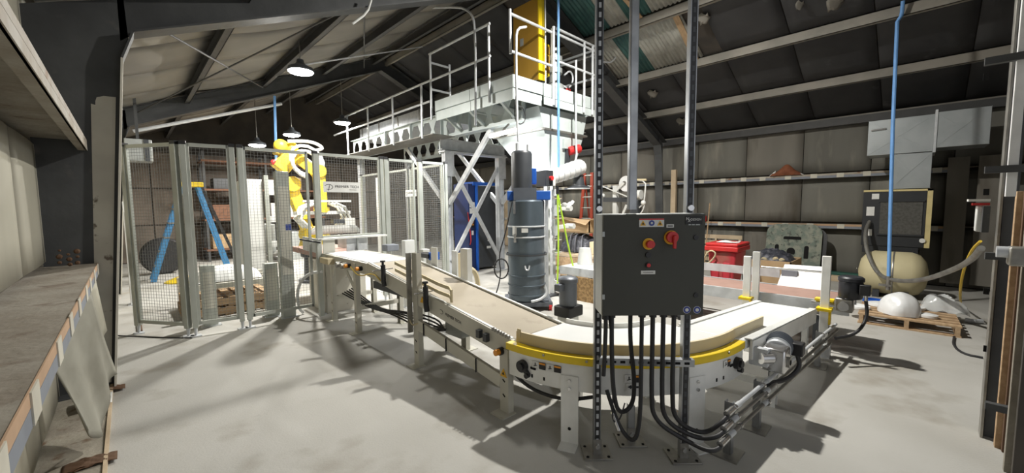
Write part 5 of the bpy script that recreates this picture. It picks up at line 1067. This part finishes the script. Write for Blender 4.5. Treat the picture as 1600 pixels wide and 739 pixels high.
for k in range(4):
    q = pX(1193 + 9 * k, 405 + (k % 2) * 2, 7.97); B().lathe((q.x + .05, q.y, q.z - .02), [(.03, -.03), (.055, -.02), (.055, .02), (.03, .03)], 14, (1, 0, .3)).o('pulley_wheel', 'cream', label=['leftmost pale wheel in the heap of dark parts', 'second pale wheel from the left in the heap of dark parts', 'third pale wheel from the left in the heap of dark parts', 'rightmost pale wheel in the heap of dark parts'][k], category='wheel', group='pale wheels in the parts heap')
# mottled plate leaning on the wall
PXX = 9.55
y0, y1 = pX(1283, 370, PXX).y, pX(1195, 370, PXX).y; zt = pX(1240, 351, PXX).z
W_ = y1 - y0; c0 = (y0 + y1) / 2
def rr_poly(w_, h_, r_, n=5):
    o = []
    for cx_, cz_, a0 in ((w_ / 2 - r_, h_ - r_, 0), (-w_ / 2 + r_, h_ - r_, 90), (-w_ / 2 + r_ * .3, r_ * .3, 180), (w_ / 2 - r_ * .3, r_ * .3, 270)):
        q_ = r_ if a0 < 180 else r_ * .3
        for k in range(n + 1): g = math.radians(a0 + 90 * k / n); o.append((cx_ + q_ * math.cos(g), cz_ + q_ * math.sin(g)))
    return o
lean = .20
pl_ = thing('steel_plate', 'mottled green grey plate with slotted holes leaning on the right wall', 'plate', (PXX, c0, 0))
def onpl(y, z, o=0): return Vector((PXX - .02 + lean * z / zt - o, y, z))
B().prism([onpl(c0 + a, b_) for a, b_ in rr_poly(W_, zt, .18)], (.035, 0, 0)).o('sheet', 'plate', pl_)
def slot(px_, py_, w_, h_):
    q = pX(px_, py_, PXX + .1); B().prism([onpl(q.y + a, q.z - h_ / 2 + b_, .004) for a, b_ in rr_poly(w_, h_, min(w_, h_) * .49)], (.003, 0, 0)).o('slot_hole', 'slot_dk', pl_)
slot(1237.5, 372, .30, .06); slot(1214, 386, .07, .12); slot(1236, 392, .14, .13); slot(1260, 394, .075, .25)
B().prism([onpl(c0 - .07 + a, b_, -.06) for a, b_ in rr_poly(W_, zt * .93, .18)], (.03, 0, 0)).o('rubber_backing', 'black', pl_)
q = pX(1318, 425, 9.9); B().bx(9.75, 9.95, q.y - .35, q.y + .25, .02, .14).o('green_tray', 'green', label='flat dark green tray at the foot of the right wall', category='tray', bev=.01)
B().bx(9.55, 9.7, q.y - .5, q.y + 1.0, 0, .10).o('timber_sill', 'wood_p', label='weathered timber lying along the right wall', category='timber', bev=.005)
q = pX(1229, 262, 10.05)
rg = B().grid(lambda u, v: (10.03 + .14 * (v - .5), q.y + .28 - .56 * u, 2.065 + .17 * math.sin(math.pi * u) ** .5 * math.sin(math.pi * v) ** .5 * (1 - .35 * math.sin(9 * u))), 14, 8).o('torn_insulation', 'rag', solid=.006, label='rust brown torn scrap lying on the upper wall ledge', category='scrap')
B().grid(lambda u, v: (9.99, q.y - .16 - .16 * u, 2.065 + .08 * v * (1 - u)), 4, 3).o('white_edge', 'paper', rg, solid=.004); B().grid(lambda u, v: (9.985, q.y + .3 - .12 * u, 2.065 + .11 * v * u), 4, 3).o('white_edge', 'paper', rg, solid=.004)

# ================================================================ HEATER, DUCT, TANK
ht = thing('unit_heater', 'black and cream unit heater hung on the right wall above the tank', 'heater', (9.3, .3, .7))
y0, y1 = pX(1455, 345, 9.0).y, pX(1347, 345, 9.0).y; z0, z1 = .66, 1.69
B().bx(9.02, 9.95, y0 + .02, y1 - .02, z0 + .1, z1 - .03).o('casing', 'heat_y', ht, bev=.01)
B().bx(8.99, 9.03, y0 + .06, y1, z0 + .10, z1 - .02).o('front_panel', 'heat_k', ht, bev=.006); B().bx(8.98, 9.04, y0, y1, z1 - .03, z1).o('cream_trim', 'heat_y', ht); B().bx(8.98, 9.04, y0, y0 + .06, z0 + .1, z1).o('cream_trim', 'heat_y', ht)
B().bx(8.978, 8.992, y0 + .1, y1 - .22, z0 + .3, z1 - .2).o('filter_screen', 'heat_g', ht); 
for z in (z0 + .28, z1 - .2): B().bx(8.965, 8.99, y0 + .08, y1 - .2, z, z + .025).o('screen_bar', 'heat_k', ht)
B().bx(9.0, 9.9, y0 + .12, y1 - .02, z0 - .02, z0 + .1).o('burner_pan', 'heat_k', ht); B().hexa([(9.1, y0 + .25, z0 - .12), (9.1, y1 - .2, z0 - .12), (9.8, y1 - .2, z0 - .12), (9.8, y0 + .25, z0 - .12), (9.02, y0 + .1, z0 - .02), (9.02, y1 - .05, z0 - .02), (9.9, y1 - .05, z0 - .02), (9.9, y0 + .1, z0 - .02)]).o('drip_pan', 'dull', ht)
for x, y, w_, h_ in ((1368, 307, .09, .09), (1360, 330, .1, .15), (1358, 363, .07, .11)):
    q = pX(x, y, 8.985); plate(ht, 'label_plate', 'paper', q, (0, -1, 0), (0, 0, 1), w_, h_)
q = pX(1441, 376, 8.985); B().cyl(q, q - Vector((.03, 0, 0)), .035, 16).o('dial', 'paper', ht)
for y in (y0 + .15, y1 - .15): B().bar((9.2, y, z0 + .1), (9.98, y, z0 + .1), .05, .06).o('wall_bracket', 'steel_dk', ht)
dt = thing('air_duct', 'galvanized sheet duct rising from the heater and turning along the wall', 'duct', (9.4, .2, 1.7))
def dbox(ya, yb, za, zb, xa=9.06, xb=9.7, nm='duct_section'):
    o = B().bx(xa, xb, min(ya, yb), max(ya, yb), za, zb).o(nm, 'duct', dt, bev=.004)
    for p, q in (((ya, za), (yb, zb)), ((ya, zb), (yb, za))): B().bar((xa - .001, p[0], p[1]), (xa - .001, q[0], q[1]), .008, .006, up=(1, 0, 0)).o('crease', 'duct', o)
    return o
X = 9.06
yA, yB, yC, yD, yE = (pX(x, 200, X).y for x in (1357, 1396, 1460, 1471, 1548))
dbox(yB, yC, 1.70, 2.26); dbox(yA, yC, 2.27, 2.84); dbox(yC - .01, yE, 2.32, 2.86)
B().bx(X - .015, X + .66, yC - .03, yC, 2.25, 2.9).o('collar', 'galv', dt)
q = pX(1374, 202, X); B().bar(q + Vector((-.02, .1, -.01)), q + Vector((-.02, -.08, .0)), .02, .02).o('damper_handle', 'chrome', dt)
tk = thing('storage_tank', 'large cream horizontal storage tank below the heater', 'tank', (8.75, .25, 0))
T0, T1 = pX(1445, 440, 8.6).y + .12, pX(1347, 440, 8.6).y - .1; R_ = .34
B().lathe((8.65, T0, R_ + .03), [(.03, -.16), (.2, -.13), (.3, -.06), (R_, .03), (R_, T1 - T0 - .03), (.3, T1 - T0 + .06), (.2, T1 - T0 + .13), (.03, T1 - T0 + .16)], 28, (0, 1, 0)).o('shell', 'tank', tk)
B().lathe((8.65, T0 + .22, R_ + .03), [(R_ + .003, 0), (R_ + .006, .01), (R_ + .003, .02)], 28, (0, 1, 0)).o('strap', 'dull', tk)
for y in (T0 + .08, T1 - .08): B().bx(8.4, 8.9, y - .04, y + .04, 0, .12).o('saddle', 'dkgrey', tk)
vq = pX(1388, 440, 7.75); vv = B(); vv.cyl(vq + Vector((0, 0, .08)), vq - Vector((0, 0, .12)), .026, 10); vv.cyl(vq, (8.4, vq.y, vq.z), .022, 10); vv.bx(vq.x - .03, vq.x + .03, vq.y - .03, vq.y + .1, vq.z - .07, vq.z - .04); vv.o('valve', 'dull', tk)
pipe('air_pipe', 'long blue air pipe dropping from the right roof slope to the tank valve', 'pipe', [pX(1411, 1, 7.62), pX(1409.5, 18, 7.66), pX(1408, 25, 7.7), pX(1402, 34, 7.75), pX(1395, 200, 7.75), vq + Vector((0, 0, .08))], .022, 'pipe_b')
pipe('vent_hose', 'grey hose looping from the heater front across to the dark recess at the right', 'hose', [pX(1359, 346, 8.95), pX(1352, 360, 8.8), pX(1353, 390, 8.5), pX(1370, 428, 8.1), pX(1395, 439, 7.7), pX(1440, 439, 7.2), pX(1490, 422, 6.6), pX(1520, 405, 6.0), pX(1533, 388, 5.6)], .028, 'dull', 3, 10)
pipe('power_cord', 'yellow power cord hanging down in the dark recess at the right', 'cord', [pX(1532, 377, 5.8), pX(1518, 390, 6.2), pX(1506, 420, 6.6), pX(1500, 450, 6.8), pz(1501, 478)], .012, 'cordy', 2)
pipe('extension_lead', 'dark cord lying on the floor between the pallet and the door post', 'cord', [pz(1491, 526, .01), pz(1489, 540, .01), pz(1505, 553, .01), pz(1536, 559, .01)], .011, 'rubber', 2)
fb = thing('junction_box', 'small white box with torn papers fixed behind the door post', 'box', pX(1532, 335, 4.0))
a, b_ = pX(1526, 322, 4.0), pX(1542, 362, 4.0)
B().bx(3.98, 4.08, b_.y, a.y, b_.z, a.z).o('box', 'white', fb, bev=.006); B().bx(3.94, 4.08, b_.y, a.y + .04, a.z + .03, a.z + .045).o('papers', 'paper', fb); B().bx(3.95, 4.06, b_.y, a.y + .02, a.z + .005, a.z + .02).o('red_strip', 'red', fb)
B().bx(3.90, 3.98, b_.y, b_.y + .03, b_.z, a.z).o('bracket', 'steel_dk', fb)
# ================================================================ PALLET WITH PLASTIC WRAPPED THINGS
pc = (pz(1335, 505) + pz(1497, 495)) / 2
pt = pallet('wooden pallet with wrapped plastic parts on the floor at the right', (7.0, .08, 0), 1.1, .86, .03, 'wood', 8)
def blob(x, y, X, rx, ry, rz, label, m, nm, cat='bag', wob=.06, z=.128):
    q = pX(x, y, X)
    b = B().grid(lambda u, v: (X + rx * math.cos(6.2832 * u) * math.sin(1.5708 * v) * (1 + wob * math.sin(11 * u * 6.28 / 6.28 * 3 + 5 * v)), q.y + ry * math.sin(6.2832 * u) * math.sin(1.5708 * v) * (1 + wob * math.cos(17 * u + 3 * v)), z + rz * math.cos(1.5708 * v) * (1 + wob * math.sin(13 * u + 9 * v) * v)), 28, 12)
    b.bx(X - rx * .7, X + rx * .7, q.y - ry * .7, q.y + ry * .7, z, z + .01)
    return b.o(nm, m, label=label, category=cat)
blob(1406, 487, 6.75, .21, .2, .26, 'round white plastic wrapped bundle in the middle of the right pallet', 'plastic_w', 'wrapped_bundle')
q = pX(1474, 475, 7.3)
wb = B().grid(lambda u, v: (7.15 + .3 * v, q.y + .2 - .42 * u, .13 + .25 * (math.sin(math.pi * u) ** .5) * (math.sin(math.pi * v) ** .5) * (1 - .5 * u) + .02 * math.sin(17 * u + 9 * v)), 16, 10); wb.bx(7.17, 7.43, q.y - .2, q.y + .18, .128, .14)
wb.o('plastic_bag', 'plastic', label='loose clear plastic bag on the far corner of the right pallet', category='bag')
for i, (x, X, r_) in enumerate(((1340, 6.72, .11), (1376, 7.05, .13), (1425, 7.12, .11), (1450, 6.72, .08))):
    q = pX(x, 485, X); B().lathe((X, q.y, .128), [(r_, 0), (r_ + .01, .01), (r_ + .01, .035), (r_ - .03, .045), (.03, .05)], 24).o('plastic_disc', 'sheet_w', label=['flat white plastic disc at the left end of the right pallet', 'larger white plastic disc behind the left one on the right pallet', 'white plastic disc behind the round bundle', 'small white plastic disc right of the round bundle'][i], category='disc', group='white plastic discs on the pallet')
q = pX(1365, 470, 7.3); B().lathe((7.3, q.y, .128), [(.12, 0), (.12, .03), (.09, .03), (.09, .01)], 20).o('tape_roll', 'blue', label='flat blue ring lying at the back of the right pallet', category='ring')
q = pz(1525, 505); pipe('floor_hose', 'short pale hose stub on the floor beside the door post', 'hose', [pz(1508, 500, .03), pz(1522, 502, .03), pz(1534, 502, .03)], .028, 'galv')
# ================================================================ LITTLE THINGS ON THE LEFT
q = pz(150, 632, .02); ct = thing('takeout_tray', 'white and black plastic tray on the floor by the left wall', 'tray', (q.x, q.y, .015))
B().bx(-.06, .06, -.09, .09, 0, .035).o('base', 'black', ct, True); B().grid(lambda u, v: (-.08 + .17 * u, -.12 + .22 * v, .05 + .02 * math.sin(4 * u + 2 * v)), 6, 6).o('lid', 'paper', ct, True, solid=.003); B().lathe((-.02, 0, .06), [(.03, 0), (.04, .02), (.02, .025)], 14).o('cup', 'sheet_w', ct, True)
for i, (x, y) in enumerate(((140, 612), (158, 607), (172, 609), (150, 722), (132, 726))):
    q = pz(x, y, .016); B().grid(lambda u, v: (q.x - .09 + .18 * u, q.y - .05 + .11 * v, .018 + .014 * abs(math.sin(9 * u + 6 * v + i)) * math.sin(3.14 * u)), 12, 8).o('leaf_litter', 'debris', solid=.004, label=['brown litter heap against the foot of the near column', 'brown litter between the column foot and the floor strip', 'brown litter spilling over the floor strip by the column', 'brown scrap under the torn wall sheet', 'dark scrap at the foot of the left wall near the picture bottom'][i], category='litter', group='brown litter along the left wall')
q = pY(107, 390, 4.5); tu = B()
for k in range(9): tu.ball((q.x + .05 * math.sin(k * 2.1), 4.46 + .05 * math.cos(k * 1.7), 1.085 + .014 * k), .014 + .006 * math.sin(k * 3), 6)
tu.o('fluff_tuft', 'debris', label='brown insulation tuft on the left lower ledge beside the column', category='scrap')
q = pz(235, 532); pipe('floor_strap', 'thin dark metal strip lying on the floor below the left fence', 'strip', [pz(178, 524, .006), pz(240, 527, .006), pz(300, 528, .006)], .006, 'rubber')
B().bx(.0, .05, 6.6, 9.5, 0, .02).o('floor_track', 'debris', label='rusty brown floor track running back along the left wall', category='track')
wpn = thing('wall_cabinet', 'pale ventilation box high up behind the left column', 'box', (.25, 9.3, 2.4)); q = pY(222, 228, 9.3)
B().bx(q.x - .22, q.x + .12, 9.1, 9.5, 2.3, 2.66).o('box', 'boxside', wpn, bev=.01); B().bx(q.x + .02, q.x + .08, 9.08, 9.1, 2.3, 2.66).o('strap', 'dkgrey', wpn); B().bar((q.x - .05, 9.3, 2.66), (q.x - .05, 9.3, zr(q.x - .05)), .04, .04, up=(1, 0, 0)).o('hanger', 'steel_dk', wpn)
